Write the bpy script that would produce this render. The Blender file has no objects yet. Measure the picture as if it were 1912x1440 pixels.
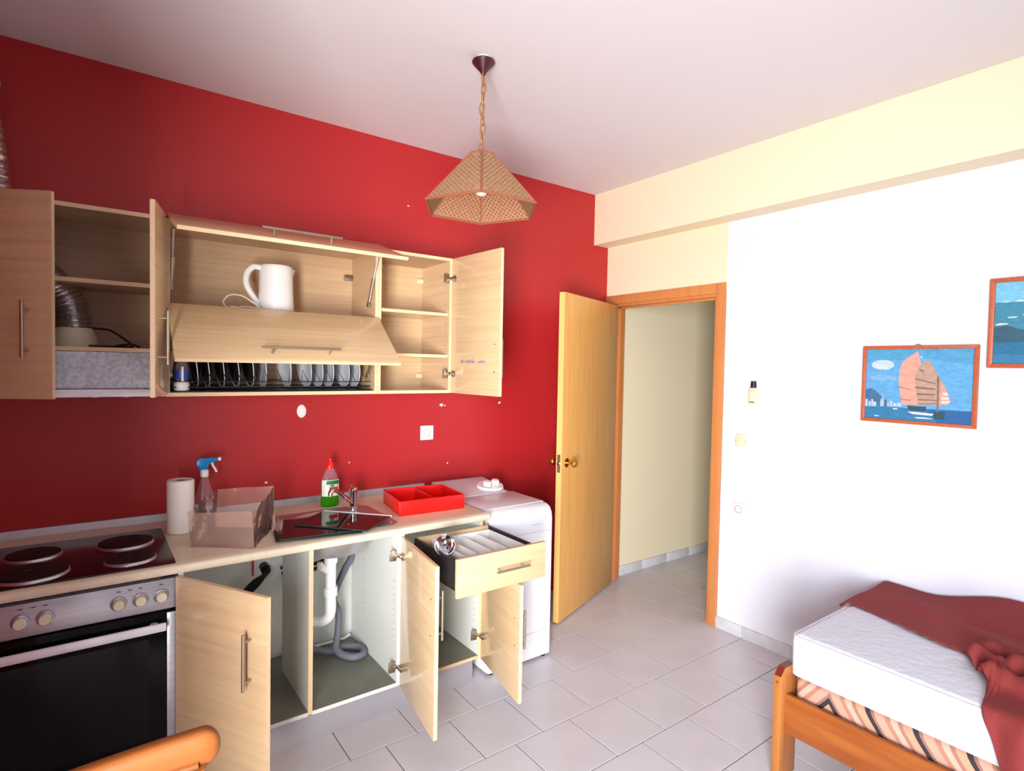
import bpy, bmesh, math, random
from mathutils import Matrix, Vector
random.seed(7)
S = bpy.context.scene
C = S.collection
R = math.radians
V = Vector

# ---------------------------------------------------------------- camera
cam_d = bpy.data.cameras.new('camera'); cam = bpy.data.objects.new('camera', cam_d); C.objects.link(cam)
CAM = V((-3.1166, -3.0479, 1.5804)); yaw, pit, rol = R(-36.4345), R(-1.8231), R(1.0701); FPX = 1068.715
fw = V((-math.cos(pit)*math.sin(yaw), math.cos(pit)*math.cos(yaw), math.sin(pit)))
rt = V((math.cos(yaw), math.sin(yaw), 0)); up = rt.cross(fw)
r2 = rt*math.cos(rol) + up*math.sin(rol); u2 = up*math.cos(rol) - rt*math.sin(rol)
m3 = Matrix((r2, u2, -fw)).transposed()
cam.matrix_world = Matrix.Translation(CAM) @ m3.to_4x4()
cam_d.sensor_width = 36; cam_d.sensor_fit = 'HORIZONTAL'; cam_d.lens = FPX/1912*36
cam_d.clip_start = 0.05
S.camera = cam

# ---------------------------------------------------------------- light
W = bpy.data.worlds.new('world'); S.world = W; W.use_nodes = True
bg = W.node_tree.nodes['Background']; bg.inputs[0].default_value = (0.75, 0.86, 1.0, 1); bg.inputs[1].default_value = 1.2
def area(name, loc, target, sx, sy, power, col):
    d = bpy.data.lights.new(name, 'AREA'); d.shape = 'RECTANGLE'; d.size = sx; d.size_y = sy
    d.energy = power; d.color = col; d.spread = R(104)
    o = bpy.data.objects.new(name, d); C.objects.link(o); o.location = loc
    o.rotation_euler = (V(target)-V(loc)).to_track_quat('-Z', 'Y').to_euler()
    return o
# daylight entering by the balcony door: sky from above, sunlit terrace from below
area('sky_daylight', (-4.42, -4.0, 1.60), (-1.4, -0.9, 0.6), 1.15, 1.2, 62, (0.80, 0.88, 1.0))
area('terrace_bounce', (-4.42, -4.0, 0.65), (-1.5, -.3, 1.5), 1.15, 1.1, 80, (1.0, 0.95, 0.88))
S.view_settings.view_transform = 'Standard'; S.view_settings.look = 'None'
S.view_settings.gamma = 1.0; S.view_settings.use_curve_mapping = False
S.view_settings.exposure = 0.36

# ---------------------------------------------------------------- materials
def lin(c):
    return tuple(((x/255)/12.92 if x/255 <= .04045 else ((x/255+.055)/1.055)**2.4) for x in c)
MATS = {}
def mat(name, rgb, rough=.5, metal=0., bump=None, var=None, trans=0., alpha=1., ior=1.45, coat=0., spec=.5):
    """principled; bump=(scale,strength); var=(scale,rgb2,stretch xyz)"""
    m = bpy.data.materials.new(name); m.use_nodes = True; MATS[name] = m
    nt = m.node_tree; b = nt.nodes['Principled BSDF']
    b.inputs['Base Color'].default_value = (*lin(rgb), 1); b.inputs['Roughness'].default_value = rough
    b.inputs['Metallic'].default_value = metal; b.inputs['IOR'].default_value = ior
    b.inputs['Transmission Weight'].default_value = trans; b.inputs['Alpha'].default_value = alpha
    b.inputs['Coat Weight'].default_value = coat; b.inputs['Coat Roughness'].default_value = .1; b.inputs['Specular IOR Level'].default_value = spec
    tc = None
    if var or bump:
        tc = nt.nodes.new('ShaderNodeTexCoord')
    if var:
        sc, rgb2, st = var
        mp = nt.nodes.new('ShaderNodeMapping'); mp.inputs['Scale'].default_value = st
        nz = nt.nodes.new('ShaderNodeTexNoise'); nz.inputs['Scale'].default_value = sc; nz.inputs['Detail'].default_value = 5
        rp = nt.nodes.new('ShaderNodeValToRGB'); rp.color_ramp.elements[0].position = .32; rp.color_ramp.elements[1].position = .68
        rp.color_ramp.elements[0].color = (*lin(rgb), 1); rp.color_ramp.elements[1].color = (*lin(rgb2), 1)
        nt.links.new(tc.outputs['Object'], mp.inputs[0]); nt.links.new(mp.outputs[0], nz.inputs['Vector'])
        nt.links.new(nz.outputs['Fac'], rp.inputs[0]); nt.links.new(rp.outputs[0], b.inputs['Base Color'])
    if bump:
        nz = nt.nodes.new('ShaderNodeTexNoise'); nz.inputs['Scale'].default_value = bump[0]; nz.inputs['Detail'].default_value = 4
        bp = nt.nodes.new('ShaderNodeBump'); bp.inputs['Strength'].default_value = bump[1]; bp.inputs['Distance'].default_value = .01
        nt.links.new(tc.outputs['Object'], nz.inputs['Vector']); nt.links.new(nz.outputs['Fac'], bp.inputs['Height'])
        nt.links.new(bp.outputs[0], b.inputs['Normal'])
    return m
mat('red_paint', (172, 34, 36), .42, bump=(9, .12), var=(1.6, (178, 38, 39), (1, 1, 1)))
mat('white_paint', (220, 222, 231), .7, bump=(14, .1))
mat('cream_paint', (232, 220, 188), .7, bump=(14, .1))
mat('ceiling_paint', (224, 219, 221), .8, bump=(14, .08))
mat('grout', (104, 92, 86), .8)
mat('tile', (208, 203, 206), .3, bump=(25, .03), var=(5, (201, 196, 199), (1, 1, 1)))
mat('base_tile', (212, 212, 216), .35, var=(14, (196, 196, 203), (1, 1, 1)))
mat('oak', (220, 190, 148), .3, var=(3.0, (206, 174, 132), (.6, 9, 22)), coat=.5)
mat('oak_edge', (234, 204, 164), .45, var=(4, (226, 194, 152), (2, 20, 20)))
mat('oak_inner', (206, 174, 138), .5, var=(3.0, (194, 160, 124), (.6, 9, 22)))
mat('white_board', (228, 230, 222), .45)
mat('grey_board', (128, 128, 116), .5, var=(6, (112, 112, 102), (1, 1, 1)))
mat('laminate', (226, 212, 186), .35, var=(60, (220, 204, 176), (1, 1, 1)))
mat('alu', (178, 172, 172), .38, metal=.8)
mat('plinth', (176, 172, 178), .4, metal=.35)
mat('steel', (196, 194, 198), .36, metal=.85, var=(3, (180, 178, 184), (1, 40, 40)))
mat('chrome', (220, 220, 222), .08, metal=1.)
mat('brushed', (176, 164, 144), .34, metal=.9)
mat('brass', (214, 170, 80), .22, metal=1.)
mat('galv', (222, 226, 232), .45, metal=.3, var=(70, (176, 182, 190), (1, 1, 1)))
mat('black_glass', (5, 4, 5), .12, spec=.22)
mat('oven_pane', (16, 15, 15), .14, spec=.22)
mat('bright_steel', (240, 240, 243), .4, metal=.35)
mat('oak_side', (222, 190, 152), .42, var=(3.0, (208, 174, 136), (9, .6, 22)))
mat('oak_inner_side', (206, 174, 138), .5, var=(3.0, (194, 160, 124), (9, .6, 22)))
mat('black_iron', (16, 14, 15), .5)
mat('hob_enamel', (46, 12, 15), .2)  # reflected red of the wall is put into the dark enamel colour
mat('black_plastic', (18, 18, 20), .4)
mat('white_plastic', (240, 238, 234), .3)
mat('ivory_plastic', (222, 214, 184), .4)
mat('white_enamel', (242, 242, 244), .22, coat=.3)
mat('panel_grey', (214, 208, 212), .3)
mat('pvc', (246, 246, 244), .3)
mat('grey_hose', (116, 114, 128), .5)
mat('rubber', (34, 34, 36), .55)
mat('foil', (196, 192, 192), .22, metal=.9, bump=(60, .3))
mat('porcelain', (226, 230, 236), .2)
mat('dark_plate', (24, 26, 34), .2)
mat('paper', (240, 234, 222), .8, bump=(90, .2))
mat('card', (120, 90, 70), .8)
mat('red_plastic', (236, 26, 20), .28)
mat('blue_plastic', (14, 128, 190), .3)
mat('soap_liquid', (52, 150, 14), .12, trans=.35, ior=1.3)
mat('label_white', (226, 230, 214), .4)
mat('label_green', (24, 120, 60), .4)
mat('label_red', (214, 40, 40), .4)
mat('label_blue', (40, 70, 160), .4)
mat('door_wood', (216, 162, 92), .35, var=(2.4, (206, 150, 82), (14, 14, .9)))
mat('door_edge', (234, 188, 112), .4)
mat('frame_wood', (204, 134, 78), .42, var=(3, (194, 122, 68), (14, 14, .9)))
mat('pine', (156, 88, 36), .36, var=(2.2, (134, 66, 24), (14, 1.4, 14)))
mat('pine_v', (172, 110, 54), .38, var=(2.2, (156, 90, 40), (14, 14, 1.2)))
mat('pine_chair', (144, 82, 34), .34, var=(2.2, (122, 62, 22), (1.6, 14, 14)))
mat('pine_end', (104, 36, 22), .4)
mat('mattress', (214, 217, 226), .85, bump=(34, .45))
mat('mattress_edge', (216, 218, 222), .8)
mat('mattress_tape', (196, 198, 210), .8)
mat('blanket', (134, 48, 46), .9, bump=(160, .25), var=(3, (122, 42, 41), (1, 1, 1)))
mat('cane_rim', (150, 84, 58), .6)
mat('chain', (160, 112, 72), .4, metal=.2)
mat('canopy', (66, 22, 26), .35)
mat('bulb', (240, 238, 232), .2)
mat('pic_frame', (186, 96, 60), .4, var=(8, (170, 80, 48), (1, 12, 12)))
mat('ink', (92, 74, 150), .6)
mat('dark_hole', (60, 44, 34), .8)
mat('plaster_chip', (238, 232, 226), .8)
mat('hinge_metal', (160, 148, 134), .3, metal=1.)
for n, c in dict(p_sky=(92, 158, 204), p_sky2=(78, 150, 190), p_sea=(50, 118, 158), p_sea2=(40, 96, 150), p_sail=(218, 154, 134), p_sail2=(176, 146, 128), p_shade=(128, 104, 94), p_hill=(64, 108, 144), p_city=(170, 192, 212), p_cloud=(180, 200, 210), p_cloud2=(122, 166, 206), p_hull=(44, 76, 92), p_foam=(220, 228, 230), q_sky=(112, 182, 212), q_sea=(58, 130, 156), q_deep=(34, 108, 144), q_rock=(48, 88, 106), q_boat=(226, 222, 200), peel=(200, 180, 160)).items():
    mat(n, tuple(int(k*.92) for k in c), .45, var=(38, tuple(min(255, int(k*1.03)) for k in c), (1, 1, 2.2)))

def clear_mat(name, rgb, fac, rough=.15, gloss=.1):
    m = bpy.data.materials.new(name); m.use_nodes = True; nt = m.node_tree; nt.nodes.clear(); MATS[name] = m
    out = nt.nodes.new('ShaderNodeOutputMaterial'); tr = nt.nodes.new('ShaderNodeBsdfTransparent')
    p = nt.nodes.new('ShaderNodeBsdfPrincipled'); p.inputs['Base Color'].default_value = (*lin(rgb), 1); p.inputs['Roughness'].default_value = rough
    g = nt.nodes.new('ShaderNodeBsdfGlossy'); g.inputs['Roughness'].default_value = rough*.5
    fr = nt.nodes.new('ShaderNodeLayerWeight'); fr.inputs[0].default_value = gloss
    mx = nt.nodes.new('ShaderNodeMixShader'); mx.inputs[0].default_value = fac
    mx2 = nt.nodes.new('ShaderNodeMixShader')
    nt.links.new(tr.outputs[0], mx.inputs[1]); nt.links.new(p.outputs[0], mx.inputs[2])
    nt.links.new(fr.outputs['Fresnel'], mx2.inputs[0]); nt.links.new(mx.outputs[0], mx2.inputs[1]); nt.links.new(g.outputs[0], mx2.inputs[2])
    nt.links.new(mx2.outputs[0], out.inputs[0])
clear_mat('clear_plastic', (226, 190, 172), .17, .25)
clear_mat('clear_bottle', (230, 190, 200), .14, .1)
clear_mat('glass', (70, 80, 76), .16, .02, .28)
clear_mat('glass_edge', (50, 66, 60), .75, .1)

def stripe_mat():
    m = bpy.data.materials.new('ticking'); m.use_nodes = True; nt = m.node_tree; b = nt.nodes['Principled BSDF']; MATS['ticking'] = m
    b.inputs['Roughness'].default_value = .85
    tc = nt.nodes.new('ShaderNodeTexCoord'); sp = nt.nodes.new('ShaderNodeSeparateXYZ'); nt.links.new(tc.outputs['Object'], sp.inputs[0])
    def math_(op, a, bb):
        n = nt.nodes.new('ShaderNodeMath'); n.operation = op
        for i, x in enumerate((a, bb)):
            if isinstance(x, (int, float)): n.inputs[i].default_value = x
            else: nt.links.new(x, n.inputs[i])
        return n.outputs[0]
    # zigzag: herringbone bands that swap slope
    q = math_('PINGPONG', sp.outputs['Y'], .52)
    s = math_('ADD', math_('MULTIPLY', q, 1.0), math_('MULTIPLY', sp.outputs['Z'], .75))
    f = math_('FRACT', math_('MULTIPLY', s, 6.8), 0)
    rp = nt.nodes.new('ShaderNodeValToRGB'); rp.color_ramp.interpolation = 'CONSTANT'
    cols = [(0, (196, 150, 130)), (.22, (174, 120, 100)), (.34, (204, 164, 144)), (.5, (164, 112, 96)), (.6, (200, 148, 120)), (.8, (48, 44, 48)), (.92, (150, 106, 94))]
    e = rp.color_ramp.elements
    while len(e) < len(cols): e.new(.5)
    for el, (p, c) in zip(e, cols): el.position = p; el.color = (*lin(c), 1)
    nt.links.new(f, rp.inputs[0]); nt.links.new(rp.outputs[0], b.inputs['Base Color'])
stripe_mat()
def cane_mat():
    m = bpy.data.materials.new('cane'); m.use_nodes = True; nt = m.node_tree; nt.nodes.clear(); MATS['cane'] = m
    N = lambda t: nt.nodes.new(t)
    out = N('ShaderNodeOutputMaterial'); df = N('ShaderNodeBsdfDiffuse'); tl = N('ShaderNodeBsdfTranslucent'); tr = N('ShaderNodeBsdfTransparent')
    nz = N('ShaderNodeTexNoise'); nz.inputs['Scale'].default_value = 60
    rp = N('ShaderNodeValToRGB'); rp.color_ramp.elements[0].color = (*lin((150, 108, 78)), 1); rp.color_ramp.elements[1].color = (*lin((196, 158, 122)), 1)
    tc = N('ShaderNodeTexCoord'); mp = N('ShaderNodeMapping'); mp.inputs['Scale'].default_value = (300, 300, 300)
    mp.inputs['Rotation'].default_value = (0, 0, .0)
    sp = N('ShaderNodeSeparateXYZ')
    nt.links.new(tc.outputs['Object'], nz.inputs['Vector']); nt.links.new(nz.outputs['Fac'], rp.inputs[0])
    nt.links.new(rp.outputs[0], df.inputs[0]); nt.links.new(rp.outputs[0], tl.inputs[0])
    nt.links.new(tc.outputs['Object'], mp.inputs[0]); nt.links.new(mp.outputs[0], sp.inputs[0])
    def mth(op, a, b=None):
        n = N('ShaderNodeMath'); n.operation = op
        for i, x in enumerate((a, b)):
            if x is None: continue
            if isinstance(x, (int, float)): n.inputs[i].default_value = x
            else: nt.links.new(x, n.inputs[i])
        return n.outputs[0]
    h = mth('MULTIPLY', mth('SINE', sp.outputs['X']), mth('SINE', sp.outputs['Y']))
    hole = mth('GREATER_THAN', h, .5)
    m1 = N('ShaderNodeMixShader'); m1.inputs[0].default_value = .15
    nt.links.new(df.outputs[0], m1.inputs[1]); nt.links.new(tl.outputs[0], m1.inputs[2])
    m2 = N('ShaderNodeMixShader'); nt.links.new(hole, m2.inputs[0]); nt.links.new(m1.outputs[0], m2.inputs[1]); nt.links.new(tr.outputs[0], m2.inputs[2])
    nt.links.new(m2.outputs[0], out.inputs[0])
cane_mat()

# ---------------------------------------------------------------- helpers
WM = {}     # world matrices of what has been built
def tag(o, label=None, cat=None, group=None, kind=None):
    if label: o['label'] = label
    if cat: o['category'] = cat
    if group: o['group'] = group
    if kind: o['kind'] = kind
    return o
def place(o, parent=None, mtx=None):
    mtx = mtx or Matrix()
    if o.name not in C.objects: C.objects.link(o)
    if parent:
        o.parent = parent; o.matrix_parent_inverse = WM[parent.name].inverted()
    o.matrix_basis = mtx; WM[o.name] = mtx
    return o
def thing(name, loc, label, cat, group=None, kind=None, parent=None):
    o = bpy.data.objects.new(name, None); o.empty_display_size = .1
    place(o, parent, Matrix.Translation(loc)); tag(o, label, cat, group, kind)
    return o
def frame_of(d):
    d = d.normalized(); a = V((0, 0, 1)) if abs(d.z) < .9 else V((1, 0, 0))
    u = d.cross(a).normalized(); return u, d.cross(u)
class MB:
    def __init__(s): s.v = []; s.f = []; s.mi = []; s.cur = 0
    def add(s, vs, fs):
        n = len(s.v); s.v += [tuple(v) for v in vs]; s.f += [tuple(n+i for i in f) for f in fs]; s.mi += [s.cur]*len(fs); return s
    def box(s, x0, x1, y0, y1, z0, z1):
        vs = [(x, y, z) for z in (z0, z1) for y in (y0, y1) for x in (x0, x1)]
        return s.add(vs, [(0, 2, 3, 1), (4, 5, 7, 6), (0, 1, 5, 4), (2, 6, 7, 3), (0, 4, 6, 2), (1, 3, 7, 5)])
    def hexa(s, b, t):  # bottom 4 pts ccw, top 4 pts ccw
        return s.add(list(b)+list(t), [(3, 2, 1, 0), (4, 5, 6, 7), (0, 1, 5, 4), (1, 2, 6, 5), (2, 3, 7, 6), (3, 0, 4, 7)])
    def cyl(s, p0, p1, r0, r1=None, n=14, cap=True):
        p0 = V(p0); p1 = V(p1); r1 = r0 if r1 is None else r1; u, w = frame_of(p1-p0)
        vs = []
        for p, r in ((p0, r0), (p1, r1)):
            vs += [p+u*(r*math.cos(2*math.pi*i/n))+w*(r*math.sin(2*math.pi*i/n)) for i in range(n)]
        fs = [(i, (i+1) % n, n+(i+1) % n, n+i) for i in range(n)]
        if cap: fs += [tuple(range(n-1, -1, -1)), tuple(range(n, 2*n))]
        return s.add(vs, fs)
    def tube(s, pts, r, n=10, closed=False, cap=True, rad=None):
        pts = [V(p) for p in pts]; m = len(pts); vs = []; u = None
        for i, p in enumerate(pts):
            a = pts[(i-1) % m] if (closed or i > 0) else p; b = pts[(i+1) % m] if (closed or i < m-1) else p
            d = (b-a).normalized()
            if u is None: u, w = frame_of(d)
            else:
                u = (u-d*u.dot(d)).normalized(); w = d.cross(u)
            rr = rad[i] if rad else r
            vs += [p+u*(rr*math.cos(2*math.pi*k/n))+w*(rr*math.sin(2*math.pi*k/n)) for k in range(n)]
        fs = []
        for i in range(m if closed else m-1):
            j = (i+1) % m
            fs += [(i*n+k, i*n+(k+1) % n, j*n+(k+1) % n, j*n+k) for k in range(n)]
        if cap and not closed: fs += [tuple(range(n-1, -1, -1)), tuple(range((m-1)*n, m*n))]
        return s.add(vs, fs)
    def lathe(s, prof, c=(0, 0, 0), n=28, sx=1, sy=1, cap=False):
        vs = []; c = V(c); m = len(prof)
        for r, z in prof:
            vs += [c+V((r*sx*math.cos(2*math.pi*k/n), r*sy*math.sin(2*math.pi*k/n), z)) for k in range(n)]
        fs = [(i*n+k, i*n+(k+1) % n, (i+1)*n+(k+1) % n, (i+1)*n+k) for i in range(m-1) for k in range(n)]
        if cap: fs += [tuple(range(n-1, -1, -1)), tuple(range((m-1)*n, m*n))]
        return s.add(vs, fs)
    def prism(s, poly, a, b, axis='z'):  # extrude 2d poly
        def mk(p, h): return {'z': (p[0], p[1], h), 'y': (p[0], h, p[1]), 'x': (h, p[0], p[1])}[axis]
        n = len(poly); vs = [mk(p, a) for p in poly]+[mk(p, b) for p in poly]
        return s.add(vs, [tuple(range(n-1, -1, -1)), tuple(range(n, 2*n))]+[(i, (i+1) % n, n+(i+1) % n, n+i) for i in range(n)])
    def grid(s, P):  # rows of points
        m = len(P); n = len(P[0]); vs = [p for r in P for p in r]
        return s.add(vs, [(i*n+j, i*n+j+1, (i+1)*n+j+1, (i+1)*n+j) for i in range(m-1) for j in range(n-1)])
    def ell(s, c, rx, ry, rz, n=16, m=10):
        P = []
        for i in range(m+1):
            t = math.pi*i/m
            P.append((max(math.sin(t), 1e-4), -math.cos(t)))
        vs = []; c = V(c)
        for r, z in P: vs += [c+V((r*rx*math.cos(2*math.pi*k/n), r*ry*math.sin(2*math.pi*k/n), z*rz)) for k in range(n)]
        return s.add(vs, [(i*n+k, i*n+(k+1) % n, (i+1)*n+(k+1) % n, (i+1)*n+k) for i in range(m) for k in range(n)])
    def mesh(s, name, mats, bevel=0, smooth=35, seg=2):
        me = bpy.data.meshes.new(name); me.from_pydata(s.v, [], s.f); me.validate()
        mats = [mats] if isinstance(mats, str) else mats
        for m in mats: me.materials.append(MATS[m])
        if len(mats) > 1 and len(me.polygons) == len(s.mi): me.polygons.foreach_set('material_index', s.mi)
        bm = bmesh.new(); bm.from_mesh(me)
        bmesh.ops.recalc_face_normals(bm, faces=bm.faces)
        if bevel:
            es = [e for e in bm.edges if len(e.link_faces) == 2 and e.calc_face_angle(0) > R(40)]
            bmesh.ops.bevel(bm, geom=es, offset=bevel, segments=seg, affect='EDGES', clamp_overlap=True, profile=.5)
        bm.to_mesh(me); bm.free()
        if smooth:
            me.polygons.foreach_set('use_smooth', [True]*len(me.polygons)); me.set_sharp_from_angle(angle=R(smooth))
        return me
    def build_each(s, name, mats, parent=None, mtx=None, n=8, bevel=0):
        for i in range(0, len(s.v), n):
            m = MB(); m.v = s.v[i:i+n]; m.f = [tuple(k-i for k in f) for f in s.f if i <= f[0] < i+n]; m.mi = [0]*len(m.f)
            m.build(name, mats, parent, mtx, bevel)
    def build(s, name, mats, parent=None, mtx=None, bevel=0, smooth=35, seg=2):
        o = bpy.data.objects.new(name, s.mesh(name, mats, bevel, smooth, seg))
        return place(o, parent, mtx)
def box(name, m, x0, x1, y0, y1, z0, z1, parent=None, mtx=None, bevel=0):
    return MB().box(x0, x1, y0, y1, z0, z1).build(name, m, parent, mtx, bevel)
def solidify(o, t, off=0, sub=0):
    if sub:
        m = o.modifiers.new('sub', 'SUBSURF'); m.levels = sub; m.render_levels = sub
    m = o.modifiers.new('sol', 'SOLIDIFY'); m.thickness = t; m.offset = off
def spline(pts, k=8):
    pts = [V(p) for p in pts]; out = []
    for i in range(len(pts)-1):
        p0 = pts[max(i-1, 0)]; p1 = pts[i]; p2 = pts[i+1]; p3 = pts[min(i+2, len(pts)-1)]
        for j in range(k):
            t = j/k
            out.append(.5*((2*p1)+(p2-p0)*t+(2*p0-5*p1+4*p2-p3)*t*t+(3*p1-p0-3*p2+p3)*t**3))
    out.append(pts[-1]); return out
def inframe(p, m=60):
    d = V(p)-CAM; z = d.dot(fw)
    if z < .2: return False
    u = 956+FPX*d.dot(r2)/z; v = 720-FPX*d.dot(u2)/z
    return -m < u < 1912+m and -m < v < 1440+m

# ---------------------------------------------------------------- room
H = 2.847; HB = 2.483; B = .145; DW = 1.004; ZD = 2.12
XL = -3.52; XW = -4.3; YR = -5.0; YL = -2.35
def struct(o, label, cat): return tag(o, label, cat, kind='structure')
struct(box('wall_kitchen', 'red_paint', XL-.1, 0, 0, .12, 0, H), 'red painted wall behind the kitchen cabinets', 'wall')
MB().box(0, .1, YR, -DW, 0, H).build('wall_right', 'white_paint'); struct(bpy.data.objects['wall_right'], 'white wall with two framed pictures above the bed', 'wall')
w = MB().box(0, .1, -DW, 0, 2.07, H).box(0, .1, -.04, 0, 0, 2.07).build('wall_doorway', 'cream_paint'); struct(w, 'cream wall strip above the wooden doorway', 'wall')
struct(box('ceiling_beam', 'cream_paint', -B, -.0005, YR, -.0005, HB, H-.0005), 'cream beam running under the ceiling along the picture wall', 'beam')
struct(box('ceiling', 'ceiling_paint', XW-.1, .1, YR-.1, .12, H, H+.1), 'pale ceiling the rattan lamp hangs from', 'ceiling')
struct(box('wall_left', 'red_paint', XL-.1, XL, YL, 0, 0, H), 'unseen wall beside the cooker end, made red to cut bounce light', 'wall')  # out of view; red colour and length chosen to darken the cooker end
struct(box('wall_return', 'white_paint', XW-.1, XL-.1, YL, YL+.1, 0, H), 'white return wall of the balcony recess', 'wall')
w = MB().box(XW-.1, XW, YL, -3.4, 0, H).box(XW-.1, XW, YR, -4.6, 0, H).box(XW-.1, XW, -4.6, -3.4, 2.3, H).build('wall_window', 'white_paint'); struct(w, 'white wall around the balcony opening', 'wall')
struct(box('wall_rear', 'white_paint', XW-.1, .1, YR-.1, YR, 0, H), 'white wall behind the viewer', 'wall')
w = MB().box(XW-.09, XW-.02, -4.6, -4.55, 0, 2.3).box(XW-.09, XW-.02, -3.45, -3.4, 0, 2.3).box(XW-.09, XW-.02, -4.6, -3.4, 2.25, 2.3).build('window_1', 'white_plastic', bevel=.004); struct(w, 'white frame of the open balcony door', 'window frame')
HY = -.053
struct(box('wall_hall', 'cream_paint', .1, 2.7, HY, HY+.1, 0, 2.6), 'cream hallway wall seen through the doorway', 'wall')
struct(box('wall_hall_end', 'cream_paint', 2.6, 2.7, -1.5, HY, 0, 2.6), 'cream far end wall of the hallway', 'wall')
struct(box('wall_hall_near', 'cream_paint', .1, 2.7, -1.6, -1.5, 0, 2.6), 'cream near wall of the hallway', 'wall')
struct(box('ceiling_hall', 'cream_paint', .1, 2.7, -1.6, HY+.1, 2.6, 2.7), 'cream ceiling of the hallway', 'ceiling')
# floor and its tiles
fl = MB().box(XW-.1, 2.7, YR-.1, .12, -.12, -.003).build('floor', 'grout'); struct(fl, 'floor of pale square tiles laid in offset rows', 'floor')
T = .3; TY = .2974; X0 = -.934; Y0 = -.585; GAP = .0042
full = MB().box(-T/2+GAP/2, T/2-GAP/2, -TY/2+GAP/2, TY/2-GAP/2, -.008, 0).mesh('tile', 'tile', bevel=.0012, seg=1)
rest = MB(); ntile = 0
for r in range(-1, 16):
    ya = Y0-TY*r; yb = ya+TY
    off = X0+(T/2 if r % 2 else 0)
    for k in range(-13, 14):
        xa = off+k*T; xb = xa+T
        lim_x0 = XL if ya > YL-.15 else XW
        cx0 = max(xa, lim_x0); cx1 = min(xb, 2.6)
        cy0 = max(ya, YR); cy1 = min(yb, 0)
        if cy1 <= -DW+.02 or cy0 < -1.2:
            cx1 = min(cx1, 0.0)
            if xa > 0: continue
        elif xa > .0 or (xa+xb)/2 > 0.0:                  # hallway side
            if cy0 < -1.5: cy0 = -1.5
            cy1 = min(cy1, HY)
            if cy1-cy0 < .02: continue
        if cx1-cx0 < .02 or cy1-cy0 < .02: continue
        whole = cx1-cx0 > T-.001 and cy1-cy0 > TY-.001
        vis = inframe(((cx0+cx1)/2, (cy0+cy1)/2, 0), 120)
        if vis and ntile < 298 and not (cx1 < -1.5 and cy0 > -.62 and cx1 < -1.55):
            if whole:
                o = bpy.data.objects.new('tile', full); place(o, fl, Matrix.Translation(((xa+xb)/2, (ya+yb)/2, 0)))
            else:
                g = GAP/2
                MB().box(cx0+g, cx1-g, cy0+g, cy1-g, -.008, 0).build('tile', 'tile', fl, bevel=.0012, seg=1)
            ntile += 1
        else:
            g = GAP/2; rest.box(cx0+g, cx1-g, cy0+g, cy1-g, -.008, 0)
tag(rest.build('tile_field', 'tile', fl), kind='stuff')
# skirting of tile pieces
bb = struct(thing('baseboard_right', (-.006, -2.5, 0), 'pale skirting tiles along the picture wall', 'skirting', kind='structure'), 'pale skirting tiles along the picture wall', 'skirting')
ys = [-.999, -1.181]
while ys[-1] > YR+.31: ys.append(ys[-1]-.2935)
ys.append(YR)
for a, b in zip(ys, ys[1:]): box('skirting_tile', 'base_tile', -.0125, -.0003, b+.0012, a-.0012, 0, .068, bb, bevel=.0012)
bh = struct(thing('baseboard_hall', (1.3, HY-.006, 0), 'pale skirting tiles along the hallway wall', 'skirting', kind='structure'), 'pale skirting tiles along the hallway wall', 'skirting')
xs = [.1, .40, .70, 1.0, 1.3, 1.6, 1.9, 2.2, 2.5, 2.598]
for a, b in zip(xs, xs[1:]): box('skirting_tile', 'base_tile', a+.0012, b-.0012, HY-.0125, HY-.0003, 0, .07, bh, bevel=.0012)
# doorway
dr = thing('door_1', (0, -.5, 0), 'tan wooden door standing open beside the red wall, in an orange brown frame', 'door', kind='structure')
fm = 'frame_wood'
J0, J1 = -.085, -.945     # clear opening
box('architrave', fm, -.014, -.0004, -DW, J1+.008, 0, ZD, dr, bevel=.002)
box('architrave', fm, -.014, -.0004, J1+.0085, -.004, ZD-.062, ZD, dr, bevel=.002)
box('architrave', fm, -.014, -.0004, J0-.008, -.004, 0, ZD-.0625, dr, bevel=.002)
box('jamb', fm, 0.0004, .112, J1-.03, J1, 0, 2.04, dr, bevel=.002)
box('jamb', fm, 0.0004, .112, J0, J0+.03, 0, 2.04, dr, bevel=.002)
box('door_head', fm, 0.0004, .112, J1-.03, J0+.03, 2.04, 2.066, dr, bevel=.002)
MB().box(.045, .06, J1, J1+.014, 0, 2.04).box(.045, .06, J1, J0, 2.026, 2.0398).box(.045, .06, J0-.014, J0, 0, 2.04).build('door_stop', fm, dr, bevel=.001)
# leaf: local x from hinge
la = math.atan2(-.418+.098, -.832-.0)
LM = Matrix.Translation((-.045, -.108, .012)) @ Matrix.Rotation(la, 4, 'Z')
LW = .83
leaf = MB().box(0, LW, 0, .038, 0, 2.03).build('leaf', ['door_wood'], dr, LM, bevel=.0015)
box('edge_band', 'door_edge', LW, LW+.0012, .001, .037, .001, 2.029, leaf, LM)
for sgn, yy in ((-1, 0), (1, .038)):
    k = MB()
    k.cyl((LW-.06, yy, .985), (LW-.06, yy+sgn*.006, .985), .028, n=20)
    k.cyl((LW-.06, yy, .985), (LW-.06, yy+sgn*.045, .985), .009, n=12)
    k.ell((LW-.06, yy+sgn*.055, .985), .024, .02, .024)
    k.build('knob', 'brass', leaf, LM)
box('latch_plate', 'brushed', LW+.0012, LW+.0026, .008, .03, .93, 1.04, leaf, LM)
MB().cyl((LW, .019, .985), (LW+.012, .019, .985), .008, n=10).build('latch', 'chrome', leaf, LM)

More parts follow.
